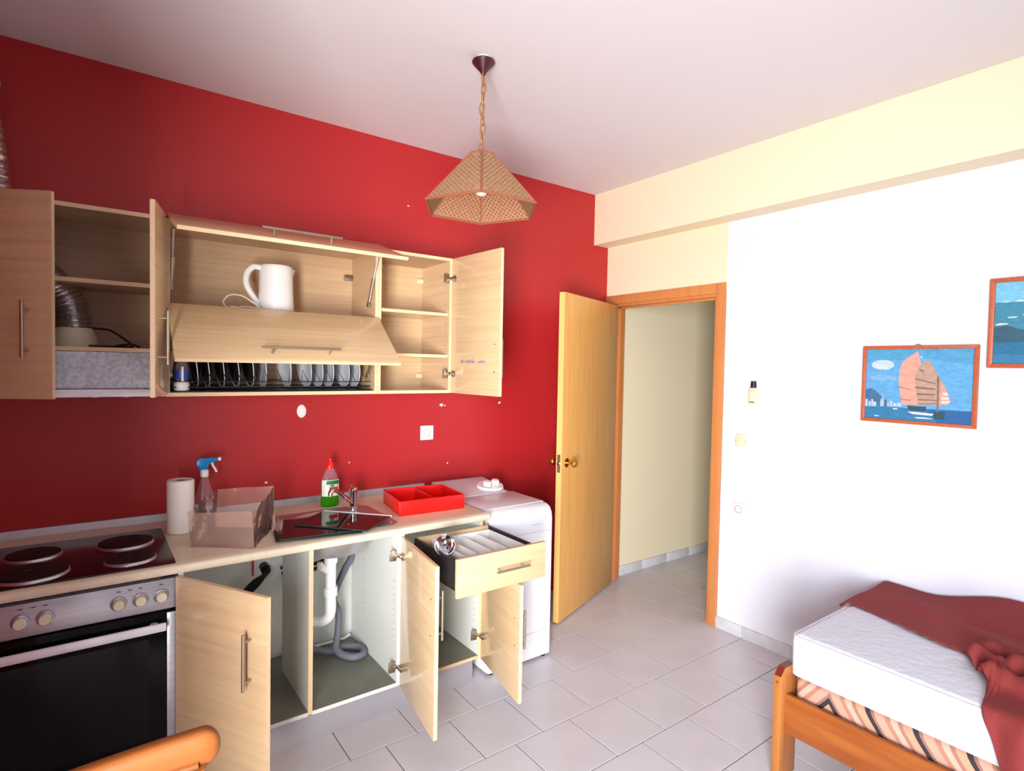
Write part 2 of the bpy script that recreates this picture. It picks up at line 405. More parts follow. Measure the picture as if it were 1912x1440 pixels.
# ---------------------------------------------------------------- shared fittings
def handle(parent, W_, c, ax, L, nrm, so=.032, r=.0055, mat_='brushed'):
    c = V(c); ax = V(ax); nrm = V(nrm); m = MB(); p = c+nrm*so
    m.cyl(p-ax*L/2, p+ax*L/2, r, n=12)
    for s in (-.36, .36): m.cyl(c+ax*(L*s), p+ax*(L*s), r*.8, n=10)
    return m.build('handle', mat_, parent, W_)
def hinge(parent, W_, c, s=1):
    """cup hinge at an inner door face: arm towards the carcass; local: inner face +y, hinge edge x=0"""
    x, y, z = c; m = MB()
    m.cyl((x+s*.022, y, z), (x+s*.022, y+.004, z), .018, n=14)
    m.box(min(x, x+s*.03), max(x, x+s*.03), y+.004, y+.012, z-.008, z+.008)
    m.box(min(x+s*.002, x-s*.02), max(x+s*.002, x-s*.02), y+.008, y+.03, z-.008, z+.008)
    m.box(min(x-s*.002, x-s*.008), max(x-s*.002, x-s*.008), y+.02, y+.05, z-.024, z+.024)
    return m.build('hinge', 'hinge_metal', parent, W_, bevel=.0012)
def cab_door(parent, hx, hy, z0, w, h, side, ang, handle_z=None, hl=.19, mat_='oak', hinges=(), holes=None, handle_in=.045):
    """side 'L' hinge on the left, 'R' on the right"""
    s = 1 if side == 'L' else -1; t = .017
    W_ = Matrix.Translation((hx, hy, z0)) @ Matrix.Rotation(R(-ang*s), 4, 'Z')
    x0, x1 = sorted((0, s*w))
    d = MB().box(x0, x1, -t, 0, 0, h).build('door', mat_, parent, W_, bevel=.0025)
    xe = s*w
    MB().box(min(xe, xe+s*.0008), max(xe, xe+s*.0008), -t+.0012, -.0012, .002, h-.002).build('edge_band', 'oak_edge', d, W_)
    if handle_z is not None:
        handle(d, W_, (s*(w-handle_in), -t, handle_z), (0, 0, 1), hl, (0, -1, 0))
        m = MB()
        for q in (-.36, .36): m.cyl((s*(w-handle_in), -.0005, handle_z+hl*q), (s*(w-handle_in), .0008, handle_z+hl*q), .0035, n=8)
        tag(m.build('screw_hole', 'dark_hole', d, W_), kind='stuff')
    for z in hinges: hinge(d, W_, (0, 0, z), s)
    return d, W_
# ---------------------------------------------------------------- base units
ZC0, ZC1 = .818, .848; YF = -.70; ZB = .125; t = .016
XO = -2.862; XD = -1.987; XE = -1.548
sc = thing('sink_cabinet', ((XO+XD)/2, -.43, 0), 'light oak sink base cabinet with both doors swung open, white inside', 'cabinet')
box('side_panel', 'white_board', XO, XO+t, YF+.001, -.14, ZB, ZC0-.001, sc)
box('side_panel', 'white_board', XD-t, XD-.0006, YF+.001, -.14, ZB, ZC0-.001, sc)
XV = -2.397
MB().box(XV, XV+t, YF+.002, -.30, ZB+t, ZC0-.001).build('divider', 'white_board', sc)
box('bottom_panel', 'grey_board', XO+t, XD-t, YF+.001, -.16, ZB, ZB+t, sc)
MB().box(XV-.001, XV+t+.001, YF-.0008, YF+.002, ZB+.004, ZC0-.002).build('edge_band', 'oak_edge', sc)
MB().box(XO+t, XV-.0015, YF-.0004, YF+.001, ZB, ZB+t).box(XV+t+.0015, XD-t, YF-.0004, YF+.001, ZB, ZB+t).build_each('edge_strip', 'white_board', sc)
box('back_panel', 'white_board', XO+.002, XD-.002, -.138, -.13, .09, ZC0-.001, sc)
dl, wl = cab_door(sc, XO+.004, YF-.001, ZB, .44, .685, 'L', 60, .465, .19, hinges=(.09, .6), handle_in=.07)
d2, w2 = cab_door(sc, XD-.003, YF-.001, ZB-.002, .435, .685, 'R', 82, .47, .2, hinges=(.09, .6))
m = MB()
for z in [.34+.032*i for i in range(9)]:
    for y in (-.66, -.3): m.cyl((XD-t-.0007, y, z), (XD-t+.002, y, z), .0025, n=6)
tag(m.build('shelf_pin_hole', 'dark_hole', sc), kind='stuff')
dc = thing('drawer_cabinet', ((XD+XE)/2, -.43, 0), 'narrow light oak base cabinet with drawer pulled out beside the washing machine', 'cabinet')
box('side_panel', 'white_board', XD+.0006, XD+t, YF+.001, -.14, ZB, ZC0-.001, dc)
MB().box(XE-t, XE, YF+.001, -.14, ZB, ZC0-.001).build('side_panel', 'white_board', dc)
box('outer_panel', 'oak', XE+.0002, XE+.0014, YF+.001, -.14, ZB, ZC0-.001, dc)
box('edge_band', 'oak_edge', XE-t, XE+.0014, YF-.0006, YF+.001, ZB, ZC0-.002, dc)
box('bottom_panel', 'grey_board', XD+t, XE-t, YF+.001, -.16, ZB, ZB+t, dc)
box('edge_strip', 'oak', XD+t, XE-t, YF-.0008, YF+.001, ZB, ZB+t, dc)
box('back_panel', 'white_board', XD+.004, XE-.002, -.138, -.13, .09, ZC0-.001, dc)
m = MB()
for x in (XD+.05, XE-.03):
    for y in (-.64, -.2): MB().lathe([(.0005, 0), (.022, 0), (.022, .012), (.016, .013), (.016, ZB-.0005)], (x, y, 0), 14).build('foot', 'oak_edge', dc)
d3, w3 = cab_door(dc, XE-.002, YF-.001, ZB-.002, .43, .52, 'R', 79, .30, .17, hinges=(.12, .44))
m = MB()
for z in [.3+.032*i for i in range(7)]:
    for y in (-.66, -.3): m.cyl((XE-t-.0007, y, z), (XE-t+.002, y, z), .0025, n=6)
tag(m.build('shelf_pin_hole', 'dark_hole', dc), kind='stuff')
# drawer pulled out
DX0, DX1, DY0, DY1 = -1.925, -1.515, -1.10, -.705
dw = MB().box(DX0, DX1, DY0, DY1, .690, .700).build('drawer', 'oak_inner', dc)
box('drawer_runner', 'rubber', DX0-.001, DX0+.012, DY0, DY1, .665, .790, dw, bevel=.002)
box('drawer_runner', 'rubber', DX1-.012, DX1+.001, DY0, DY1, .665, .790, dw, bevel=.002)
box('drawer_back', 'oak', DX0+.0125, DX1-.0125, DY1-.014, DY1, .7005, .795, dw)
FX0, FX1 = -1.945, -1.487
df = box('drawer_front', 'oak', FX0, FX1, DY0-.017, DY0-.0005, .652, .810, dw, bevel=.002)
handle(dw, None, ((FX0+FX1)/2+.03, DY0-.017, .735), (1, 0, 0), .17, (0, -1, 0))
# plinth
tag(box('plinth_board', 'plinth', XO-.0, XE-.03, -.675, -.660, .0, ZB-.003, bevel=.001), 'grey metallic plinth board under the base cabinets', 'plinth')

# ---------------------------------------------------------------- worktop
SX0, SX1, SY0, SY1 = -2.415, -2.005, -.62, -.24    # sink cut-out
HX0, HX1, HY0_, HY1 = -3.43, -2.90, -.655, -.20     # hob cut-out
YB = -.008; YW = -.713
wt = MB()
WX0, WX1 = XL+.003, -1.512
def slab(x0, x1, y0, y1): wt.box(x0, x1, y0, y1, ZC0, ZC1)
slab(WX0, WX1, YB-.19, YB) ; slab(WX0, HX0, SY0, YB-.19); slab(HX1, SX0, SY0, YB-.19); slab(SX1, WX1, SY0, YB-.19); slab(HX0, HX1, YB-.192, YB-.19); slab(SX0, SX1, SY1, YB-.19)
slab(WX0, HX0, HY0_, SY0); slab(HX1, WX1, HY0_, SY0)
prof = [(HY0_, ZC0), (YW+.004, ZC0), (YW, ZC0+.005), (YW, ZC1-.010), (YW+.003, ZC1-.004), (YW+.009, ZC1), (HY0_, ZC1)]
wt.prism(prof, WX0, WX1, 'x')
tag(wt.build('worktop', 'laminate', smooth=40), 'cream laminate worktop with rounded bright front edge', 'worktop')
tag(MB().prism([(-.022, ZC1+.0004), (-.001, ZC1+.0004), (-.001, ZC1+.034), (-.012, ZC1+.032), (-.020, ZC1+.008)], WX0, WX1, 'x').build('splash_strip', 'alu', smooth=20), 'grey metal sealing strip between worktop and red wall', 'strip')

# hob
hb = thing('hob', (-3.165, -.43, ZC1), 'dark enamel hob with the red wall reflection in its colour and four black hotplates', 'hob')
MB().box(-3.462, -2.868, -.684, -.165, ZC1+.0005, ZC1+.007).build('hob_plate', 'hob_enamel', hb, bevel=.003)
box('hob_underside', 'steel', HX0+.01, HX1-.01, HY0_+.01, HY1-.01, ZC0-.03, ZC1, hb)
for x, y, r in ((-3.275, -.575, .098), (-3.285, -.345, .080), (-3.005, -.350, .090), (-3.000, -.575, .076)):
    p = MB().lathe([(r*.2, .0), (r*.25, .014), (r*.9, .014), (r, .012), (r, .004)], (x, y, ZC1+.007), 36, cap=False)
    p.lathe([(0.0005, .012), (r*.25, .012)], (x, y, ZC1+.0068), 24)
    hp = p.build('hotplate', 'black_iron', hb)
    MB().lathe([(r+.001, .0), (r+.001, .009), (r+.004, .006), (r+.006, .0)], (x, y, ZC1+.0072), 36).build('steel_ring', 'steel', hp)

# oven
ov = thing('oven', (-3.165, -.45, 0), 'built-in steel oven with black glass door under the hob', 'oven')
OX0, OX1 = -3.462, -2.868
box('oven_body', 'steel', OX0+.012, OX1-.012, -.67, -.12, .10, ZC0-.035, ov)
box('control_panel', 'steel', OX0, OX1, -.70, -.671, .695, .803, ov, bevel=.002)
od = box('oven_door', 'black_glass', OX0, OX1, -.70, -.671, .105, .688, ov, bevel=.003)
box('steel_strip', 'steel', OX1-.03, OX1+.0006, -.7035, -.7004, .105, .682, od, bevel=.001)
box('steel_strip', 'steel', OX0-.0006, OX0+.03, -.7035, -.7004, .105, .682, od, bevel=.001)
box('window_pane', 'oven_pane', OX0+.085, OX1-.085, -.7014, -.7003, .24, .60, od)
hm = MB().box(OX0+.035, OX1-.035, -.745, -.733, .632, .662)
for x in (OX0+.07, OX1-.07): hm.box(x-.012, x+.012, -.734, -.7003, .638, .656)
hm.build('oven_handle', 'bright_steel', ov, bevel=.005)
for x in (-3.297, -3.235, -3.040, -2.977, -2.915):
    kn = MB().lathe([(.0005, .026), (.015, .026), (.017, .023), (.018, .0)], (0, 0, 0), 20).build('knob', 'ivory_plastic', ov, Matrix.Translation((x, -.7005, .746)) @ Matrix.Rotation(R(90), 4, 'X'))
    MB().lathe([(.019, .010), (.023, .008), (.025, .0)], (0, 0, 0), 24).build('knob_collar', 'steel', kn, Matrix.Translation((x, -.7005, .746)) @ Matrix.Rotation(R(90), 4, 'X'))
m = MB()
for x in (-3.297, -3.265, -3.235, -3.040, -3.008, -2.977, -2.915): m.box(x-.006, x+.006, -.7010, -.7004, .785, .788)
tag(m.build('printed_mark', 'black_plastic', ov), kind='stuff')
box('oven_plinth', 'black_plastic', XL+.005, XO-.002, -.665, -.650, 0, .098, ov)

# washing machine
WX, WY = (-1.495, -1.085), (-.690, -.05)
wm = thing('washing_machine', (-1.29, -.37, 0), 'white top-loading washing machine between worktop and open door', 'washing machine')
prof = [(WY[1], .015), (WY[1], .835), (-.60, .838), (-.640, .835), (-.668, .822), (-.684, .798), (WY[0], .765), (WY[0], .015)]
MB().prism([(y, z) for y, z in prof], WX[0], WX[1], 'x').build('body', 'white_enamel', wm, bevel=.004, smooth=50)
MB().box(WX[0]+.006, WX[1]-.012, -.625, -.335, .8385, .846).build('lid', 'panel_grey', wm, bevel=.003)
# curved control panel at the back
pp = [(-.330, .8392), (-.326, .848), (-.20, .872), (-.095, .890), (-.060, .892), (-.052, .8392)]
MB().prism(pp, WX[0]+.004, WX[1]-.05, 'x').build('control_panel', 'panel_grey', wm, bevel=.003)
MB().lathe([(.0005, .004), (.082, .004), (.088, -.01), (.092, -.03)], (0, 0, 0), 36).build('dial_bump', 'white_enamel', wm, Matrix.Translation((-1.190, -.235, .872)) @ Matrix.Rotation(R(10), 4, 'X') @ Matrix.Diagonal((1, .85, 1, 1)))
for x, y in ((-1.222, -.250), (-1.158, -.240)):
    MB().lathe([(.0005, .028), (.020, .028), (.024, .022), (.026, 0)], (0, 0, 0), 22).build('knob', 'white_plastic', wm, Matrix.Translation((x, y, .8765)) @ Matrix.Rotation(R(10), 4, 'X'))
MB().box(WX[0]+.02, WX[1]-.02, -.6915, -.6902, .155, .158).box(WX[0]+.0, WX[1]-.02, -.6915, -.6902, .70, .702).box(-1.23, -1.17, -.6915, -.6902, .742, .7445).build_each('seam', 'mattress_tape', wm)
m = MB()
for x in (WX[0]+.03, WX[1]-.03):
    for y in (-.66, -.08): MB().cyl((x, y, 0), (x, y, .0155), .018, n=12).build('foot', 'black_plastic', wm)

# sink, tap
sk = thing('sink', (-2.21, -.43, ZC1), 'stainless steel sink let into the worktop under glass panes', 'sink')
m = MB()
RX0, RX1, RY0, RY1 = -2.475, -1.965, -.645, -.215; zt = ZC1+.004
cx, cy = -2.215, -.43; n = 40
def ring(r, z, sq=0): return [V((cx+r*1.0*math.cos(2*math.pi*k/n), cy+r*math.sin(2*math.pi*k/n), z)) for k in range(n)]
def rectpt(a):
    dx, dy = math.cos(a), math.sin(a); s = 1e9
    for lim, d in ((RX1-cx, dx), (RX0-cx, dx), (RY1-cy, dy), (RY0-cy, dy)):
        if abs(d) > 1e-9 and lim/d > 0: s = min(s, lim/d)
    return V((cx+dx*s, cy+dy*s, zt))
rings = [[rectpt(2*math.pi*k/n)-V((0, 0, .0038)) for k in range(n)], [rectpt(2*math.pi*k/n) for k in range(n)], ring(.186, zt), ring(.176, zt-.01), ring(.165, zt-.09), ring(.145, zt-.13), ring(.11, zt-.142), ring(.02, zt-.146)]
m.v += [tuple(p) for rg in rings for p in rg]
for i in range(len(rings)-1):
    for k in range(n): m.f.append((i*n+k, i*n+(k+1) % n, (i+1)*n+(k+1) % n, (i+1)*n+k)); m.mi.append(0)
skb = m.build('bowl', 'steel', sk); solidify(skb, .0015, -1)
MB().lathe([(.0005, .0), (.034, .001), (.038, .004)], (cx, cy, zt-.146), 20).build('strainer', 'chrome', sk)
fa = thing('faucet', (-2.045, -.255, ZC1+.004), 'chrome kitchen tap with arched spout in front of the soap bottle', 'tap')
fx, fy, fz = -2.045, -.262, ZC1+.0045
MB().lathe([(.0005, 0), (.026, 0), (.026, .006), (.019, .012), (.019, .075), (.021, .08), (.021, .098), (.014, .106), (.0005, .107)], (fx, fy, fz), 20).build('tap_body', 'chrome', fa)
MB().tube(spline([(fx, fy, fz+.025), (fx-.045, fy-.03, fz+.062), (fx-.095, fy-.06, fz+.103), (fx-.125, fy-.08, fz+.120), (fx-.146, fy-.093, fz+.118), (fx-.150, fy-.096, fz+.098)]), .0115, 12).build('spout', 'chrome', fa)
MB().cyl((fx, fy, fz+.10), (fx+.006, fy+.035, fz+.112), .007, .008, 10).build('lever', 'chrome', fa)
# under the sink
dp = thing('drain_pipe', (-2.215, -.43, .42), 'white plastic drain pipe hanging under the sink bowl', 'pipe')
MB().cyl((cx, cy, .70), (cx, cy, .705), .03, n=18).cyl((cx, cy, .43), (cx, cy, .70), .024, n=18).cyl((cx, cy, .655), (cx, cy, .69), .031, n=18).build('waste_pipe', 'pvc', dp)
MB().cyl((cx, cy, .50), (cx, cy, .54), .031, n=18).build('coupling', 'pvc', dp)
MB().tube(spline([(cx, cy, .50), (cx, cy, .42), (cx-.02, cy+.01, .385), (cx-.06, cy+.03, .378), (cx-.10, cy+.06, .40), (cx-.115, cy+.10, .45), (cx-.12, cy+.16, .50), (cx-.12, cy+.29, .52)]), .024, 14).build('trap', 'pvc', dp)
MB().tube([(cx, cy, .61), (cx-.03, cy-.0, .632), (cx-.05, cy, .645)], .018, 12).cyl((cx-.05, cy, .63), (cx-.05, cy, .665), .014, n=12).build('branch', 'pvc', dp)
gh = MB().tube(spline([(-2.30, -.145, .63), (-2.10, -.15, .62), (-2.03, -.16, .60), (-2.02, -.18, .575), (-2.06, -.20, .53), (-2.11, -.22, .45), (-2.135, -.24, .40), (-2.115, -.26, .33), (-2.125, -.28, .24), (-2.145, -.32, .175), (-2.10, -.40, .160), (-2.04, -.40, .160), (-2.03, -.33, .160), (-2.09, -.285, .161), (-2.18, -.29, .165), (-2.28, -.27, .20), (-2.38, -.25, .235)], 10), .017, 12)
tag(gh.build('drain_hose', 'grey_hose'), 'grey washing machine drain hose looped on the sink cabinet floor', 'hose')
hs = thing('supply_hose', (-2.12, -.2, .55), 'black braided water hoses with chrome nuts behind the drain pipe', 'hose')
MB().tube(spline([(-2.035, -.30, .80), (-2.05, -.28, .72), (-2.11, -.24, .655), (-2.20, -.22, .57), (-2.28, -.2, .555), (-2.37, -.18, .56)], 8), .009, 10).build('braided_hose', 'rubber', hs)
MB().tube(spline([(-2.025, -.27, .80), (-2.03, -.25, .73), (-2.08, -.20, .66), (-2.18, -.19, .585), (-2.28, -.17, .575), (-2.37, -.16, .58)], 8), .009, 10).build('braided_hose', 'rubber', hs)
MB().ell((-2.125, -.25, .625), .014, .014, .012).build('nut', 'chrome', hs)
MB().ell((-2.15, -.25, .605), .012, .012, .011).build('nut', 'chrome', hs); MB().ell((-2.06, -.27, .69), .011, .011, .012).build('nut', 'chrome', hs)
tag(MB().tube([(-2.36, -.172, .146), (-2.05, -.172, .150), (-2.02, -.166, .160)], .007, 8).build('water_pipe', 'pvc'), 'thin white pipe along the back of the sink cabinet floor', 'pipe')
so = thing('cabinet_socket', (-2.445, -.135, .61), 'white socket with red edge and black plug inside the sink cabinet', 'socket')
box('socket_plate', 'white_plastic', -2.49, -2.41, -.150, -.1385, .565, .650, so, bevel=.004)
MB().box(-2.492, -2.408, -.152, -.1384, .650, .657).box(-2.497, -2.491, -.152, -.1384, .56, .657).build('red_edge', 'label_red', so)
MB().cyl((-2.445, -.151, .60), (-2.445, -.19, .595), .022, n=16).build('plug', 'black_plastic', so)
for dx, dz in ((0, 0), (.012, .012), (-.01, -.012)):
    MB().tube(spline([(-2.445+dx, -.19, .595+dz), (-2.46+dx, -.235, .58+dz), (-2.51, -.245+dx, .55+dz), (-2.56, -.22, .49+dz), (-2.60, -.18, .40+dz), (-2.64, -.155, .25)], 7), .009, 8).build('cable', 'black_plastic', so)

# ---------------------------------------------------------------- wall cabinets
YU = -.33; Z0, Z1 = 1.434, 2.164; tt = .016; YK = -.003
XA, XB_, XC, XDD = -3.468, -2.868, -1.952, -1.527
hc = thing('hood_cabinet', ((XA+XB_)/2, -.17, 1.6), 'light oak wall cabinet over the cooker with both doors ajar', 'wall cabinet')
ZH = 1.612
box('side_panel', 'oak_inner_side', XA, XA+tt, YU, YK, ZH-.15, Z1, hc)
box('side_panel', 'oak_inner_side', XB_-tt, XB_-.0005, YU, YK, ZH-.15, Z1, hc)
box('top_panel', 'oak', XA+tt, XB_-tt, YU, YK, Z1-tt, Z1, hc)
box('bottom_panel', 'oak_inner', XA+tt, XB_-tt, YU, YK, ZH, ZH+tt, hc)
box('shelf', 'oak_inner', XA+tt, XB_-tt, YU+.01, YK, 1.872, 1.872+tt, hc)
box('back_panel', 'oak_inner', XA+tt, XB_-tt, YK-.006, YK-.0005, ZH+tt, Z1-tt, hc)
MB().box(XA, XB_-.0005, YU-.0008, YU, Z1-tt, Z1).box(XA+tt, XB_-tt, YU-.0008, YU, ZH, ZH+tt).box(XB_-tt, XB_-.0005, YU-.0008, YU, ZH-.15, Z1-tt).box(XA+tt, XB_-tt, YU+.0092, YU+.01, 1.872, 1.872+tt).build_each('edge_band', 'oak_edge', hc)
cab_door(hc, XA+.002, YU-.002, Z0+.004, .293, .722, 'L', 30.5, .24, .195, handle_in=.075)
cab_door(hc, XB_-.004, YU-.002, Z0+.012, .293, .712, 'R', 76, .22, .2, hinges=(), handle_in=.05)
rh = thing('range_hood', (-3.168, -.17, 1.44), 'galvanised extractor hood with bright steel visor under the hood cabinet', 'extractor hood')
box('hood_box', 'galv', XA+tt+.002, XB_-tt-.002, YU+.004, YK-.01, 1.468, ZH-.001, rh, bevel=.002)
box('visor', 'bright_steel', XA+.002, XB_-.002, YU-.01, YK-.02, 1.436, 1.466, rh, bevel=.003)
for x in (-3.10, -3.0): MB().cyl((x, -.25, 1.436), (x, -.25, 1.430), .012, n=12).build('hood_button', 'white_plastic', rh)
du = thing('exhaust_duct', (-3.165, -.19, ZH+tt), 'silver flexible exhaust duct rising from white collar in the hood cabinet', 'duct')
MB().lathe([(.075, .0), (.075, .035), (.066, .06), (.060, .075), (.0005, .075)], (-3.165, -.19, ZH+tt+.0005), 28).build('collar', 'ivory_plastic', du)
path = spline([(-3.165, -.19, 1.69), (-3.170, -.19, 1.76), (-3.195, -.19, 1.83), (-3.25, -.18, 1.90), (-3.33, -.17, 1.98), (-3.385, -.17, 2.08), (-3.405, -.16, 2.2), (-3.42, -.155, 2.35), (-3.44, -.15, 2.50), (-3.448, -.12, 2.59), (-3.448, -.062, 2.64)], 20)
rad = [.056+.004*math.sin(i*1.9) for i in range(len(path))]
MB().tube(path, .056, 24, rad=rad).build('flexible_tube', 'foil', du, smooth=60)
MB().tube(spline([(-3.11, -.20, 1.705), (-3.05, -.19, 1.70), (-3.0, -.2, 1.665), (-2.975, -.22, 1.636), (-3.03, -.235, 1.634), (-3.12, -.25, 1.634)], 8), .0045, 8).build('mains_cable', 'black_plastic', du)
MB().tube(spline([(-3.03, -.235, 1.637), (-2.98, -.225, 1.645), (-2.95, -.235, 1.634)], 8), .0045, 8).build('mains_cable', 'black_plastic', du)

mc = thing('flap_cabinet', ((XB_+XC)/2, -.17, Z0), 'wide light oak wall cabinet with two lifted flaps, kettle above and plates below', 'wall cabinet')
ZS = 1.800
box('side_panel', 'oak_inner_side', XB_+.0005, XB_+tt, YU, YK, Z0, Z1, mc)
box('side_panel', 'oak_inner_side', XC-tt, XC-.0005, YU, YK, Z0, Z1, mc)
box('top_panel', 'oak_inner', XB_+tt, XC-tt, YU, YK, Z1-tt, Z1, mc)
box('bottom_panel', 'oak_inner', XB_+tt, XC-tt, YU, YK, Z0, Z0+tt, mc)
box('shelf', 'oak_inner', XB_+tt, XC-tt, YU, YK, ZS, ZS+tt, mc)
box('back_panel', 'oak_inner', XB_+tt, XC-tt, YK-.006, YK-.0005, Z0+tt, Z1-tt, mc)
MB().box(XB_+.0005, XB_+tt, YU-.0008, YU, Z0, Z1).box(XC-tt, XC-.0005, YU-.0008, YU, Z0, Z1).box(XB_+tt, XC-tt, YU-.0008, YU, Z0, Z0+tt).box(XB_+tt, XC-tt, YU-.0008, YU, ZS, ZS+tt).build_each('edge_band', 'oak_edge', mc)
def flap(zh, droop, L, hx):
    # local: x along the cabinet, z from 0 (hinge) to -L (free edge); outer face -y
    W_ = Matrix.Translation(((XB_+XC)/2, YU-.003, zh)) @ Matrix.Rotation(R(-(90-droop)), 4, 'X')
    hw = (XC-XB_)/2-.003
    f = MB().box(-hw, hw, -.017, 0, -L, 0).build('flap', 'oak', mc, W_, bevel=.0025)
    MB().box(-hw+.002, hw-.002, -.0155, -.0015, -L-.0008, -L).build('edge_band', 'oak_edge', f, W_)
    handle(f, W_, (hx, -.017, -L+.045), (1, 0, 0), .32, (0, -1, 0))
    return f, W_
flap(Z1-.002, 18, .352, 0); flap(ZS+.004, 40, .352, .01)
for x, s in ((XB_+tt+.008, 1), (XC-tt-.008, -1)):
    for zt_, za in ((2.125, 1.885), (1.735, 1.525)):
        y0 = -.375 if zt_ > 2 else -.385
        z0 = 2.11 if zt_ > 2 else 1.71
        a = V((x, -.268, za)); b = V((x, y0, z0)); mid = a.lerp(b, .55)
        st = MB().cyl(a, mid, .0100, n=12).build('gas_strut', 'brushed', mc)
        MB().cyl(mid, b, .004, n=8).build('strut_rod', 'steel', st)
        MB().box(x-.008, x+.008, -.283, -.253, za-.012, za+.012).build('strut_bracket', 'hinge_metal', st, bevel=.003)
MB().box(XC-tt-.045, XC-tt-.001, -.030, -.010, 2.03, 2.06).build('hanging_bracket', 'hinge_metal', mc, bevel=.002)

rc = thing('open_wall_cabinet', ((XC+XDD)/2, -.17, Z0), 'narrow light oak wall cabinet with empty shelves and wide open door', 'wall cabinet')
box('side_panel', 'oak_side', XC+.0005, XC+tt, YU, YK, Z0, Z1, rc)
box('side_panel', 'oak_side', XDD-tt, XDD, YU, YK, Z0, Z1, rc)
box('top_panel', 'oak_inner', XC+tt, XDD-tt, YU, YK, Z1-tt, Z1, rc)
box('bottom_panel', 'oak', XC+tt, XDD-tt, YU, YK, Z0, Z0+tt, rc)
for z in (1.868, 1.642): box('shelf', 'oak', XC+tt, XDD-tt, YU+.015, YK, z-tt, z, rc)
box('back_panel', 'oak', XC+tt, XDD-tt, YK-.006, YK-.0005, Z0+tt, Z1-tt, rc)
MB().box(XC+.0005, XC+tt, YU-.0008, YU, Z0, Z1).box(XDD-tt, XDD, YU-.0008, YU, Z0, Z1).box(XC+tt, XDD-tt, YU-.0008, YU, Z0, Z0+tt).box(XC+tt, XDD-tt, YU-.0008, YU, Z1-tt, Z1).box(XC+tt, XDD-tt, YU+.0142, YU+.015, 1.868-tt, 1.868).box(XC+tt, XDD-tt, YU+.0142, YU+.015, 1.642-tt, 1.642).build_each('edge_band', 'oak_edge', rc)
d4, w4 = cab_door(rc, XDD-.001, YU-.002, Z0, .418, .73, 'R', 94, .19, .19, hinges=(.105, .62), handle_in=.04)
# handwriting in violet ink on the inner face
ink = MB()
def stroke(pts): ink.tube([(x, .0009, z) for x, z in pts], .0009, 5)
bx, bz = -.30, .165
random.seed(3)
for word, (x0, nl) in enumerate(((0, 4), (.085, 6), (.185, 2))):
    for i in range(nl):
        x = bx+x0*1.0+i*.0145
        h1 = random.uniform(.010, .02); h2 = random.uniform(.0, .006)
        stroke([(x, bz+h2), (x+.003, bz+h1), (x+.007, bz+h1*.8), (x+.006, bz+h2*.5), (x+.0025, bz+.002), (x+.010, bz+.006), (x+.0145, bz+h2)])
tag(ink.build('handwriting', 'ink', d4, w4), kind='stuff')
for z in (2.07, 1.52): MB().box(XDD-tt-.04, XDD-tt-.001, -.030, -.010, z-.014, z+.014).build('hanging_bracket', 'ivory_plastic', rc, bevel=.003)
m = MB()
for z in [1.50+.032*i for i in range(19)]: m.cyl((XDD-tt-.0006, -.29, z), (XDD-tt+.002, -.29, z), .0025, n=6)
tag(m.build('shelf_pin_hole', 'dark_hole', rc), kind='stuff')

# ---------------------------------------------------------------- kettle, dishes
KX, KY, KZ = -2.405, -.19, ZS+tt
kt = thing('kettle', (KX, KY, KZ), 'white plastic electric kettle with looped cord on the cabinet shelf', 'kettle')
MB().lathe([(.0005, .012), (.080, .012), (.080, .03), (.076, .10), (.073, .20), (.073, .212), (.068, .220), (.0005, .222)], (KX, KY, KZ), 32).build('jug', 'white_plastic', kt, smooth=40)
MB().lathe([(.0005, .0003), (.082, .0003), (.083, .010), (.078, .0118), (.0005, .0118)], (KX, KY, KZ), 32).build('kettle_base', 'white_plastic', kt)
MB().add([(KX+.066, KY-.03, KZ+.21), (KX+.066, KY+.03, KZ+.21), (KX+.086, KY, KZ+.21), (KX+.070, KY, KZ+.155), (KX+.05, KY, KZ+.215)], [(0, 2, 4), (2, 1, 4), (0, 3, 2), (2, 3, 1)]).build('spout', 'white_plastic', kt)
MB().tube(spline([(KX-.062, KY, KZ+.205), (KX-.10, KY, KZ+.207), (KX-.128, KY, KZ+.175), (KX-.132, KY, KZ+.13), (KX-.115, KY, KZ+.09), (KX-.092, KY, KZ+.055), (KX-.075, KY, KZ+.02)], 8), .013, 12, rad=[.014]*49).build('handle', 'white_plastic', kt)
MB().tube(spline([(KX-.07, KY-.06, KZ+.006), (KX-.11, KY-.07, KZ+.03), (KX-.16, KY-.06, KZ+.062), (KX-.21, KY-.05, KZ+.062), (KX-.235, KY-.05, KZ+.03), (KX-.215, KY-.06, KZ+.006), (KX-.15, KY-.07, KZ+.014), (KX-.09, KY-.085, KZ+.008)], 8), .0032, 8).build('cord', 'ivory_plastic', kt)
MB().cyl((KX-.21, KY-.075, KZ+.007), (KX-.185, KY-.08, KZ+.007), .0065, n=10).build('cord_plug', 'ivory_plastic', kt)
dk = thing('dish_rack', (-2.41, -.17, Z0+tt), 'dark wire dish rack holding the plates in the flap cabinet', 'dish rack')
m = MB(); ZR = Z0+tt
for y, z in ((-.30, ZR+.02), (-.30, ZR+.045), (-.06, ZR+.02), (-.06, ZR+.045), (-.18, ZR+.012)): m.cyl((XB_+tt+.01, y, z), (XC-tt-.01, y, z), .0024, n=8)
for x in (XB_+tt+.012, XC-tt-.012): m.cyl((x, -.30, ZR+.02), (x, -.06, ZR+.02), .0024, n=8)
tag(m.build('rack_frame', 'rubber', dk), kind='stuff')
tag(box('tray', 'black_plastic', XB_+tt+.004, XC-tt-.004, -.31, -.03, ZR+.0005, ZR+.006, dk, bevel=.002))
PXS = [-2.735, -2.690, -2.632, -2.572, -2.512, -2.458, -2.345, -2.255, -2.200, -2.148, -2.065, -2.015]
m = MB()
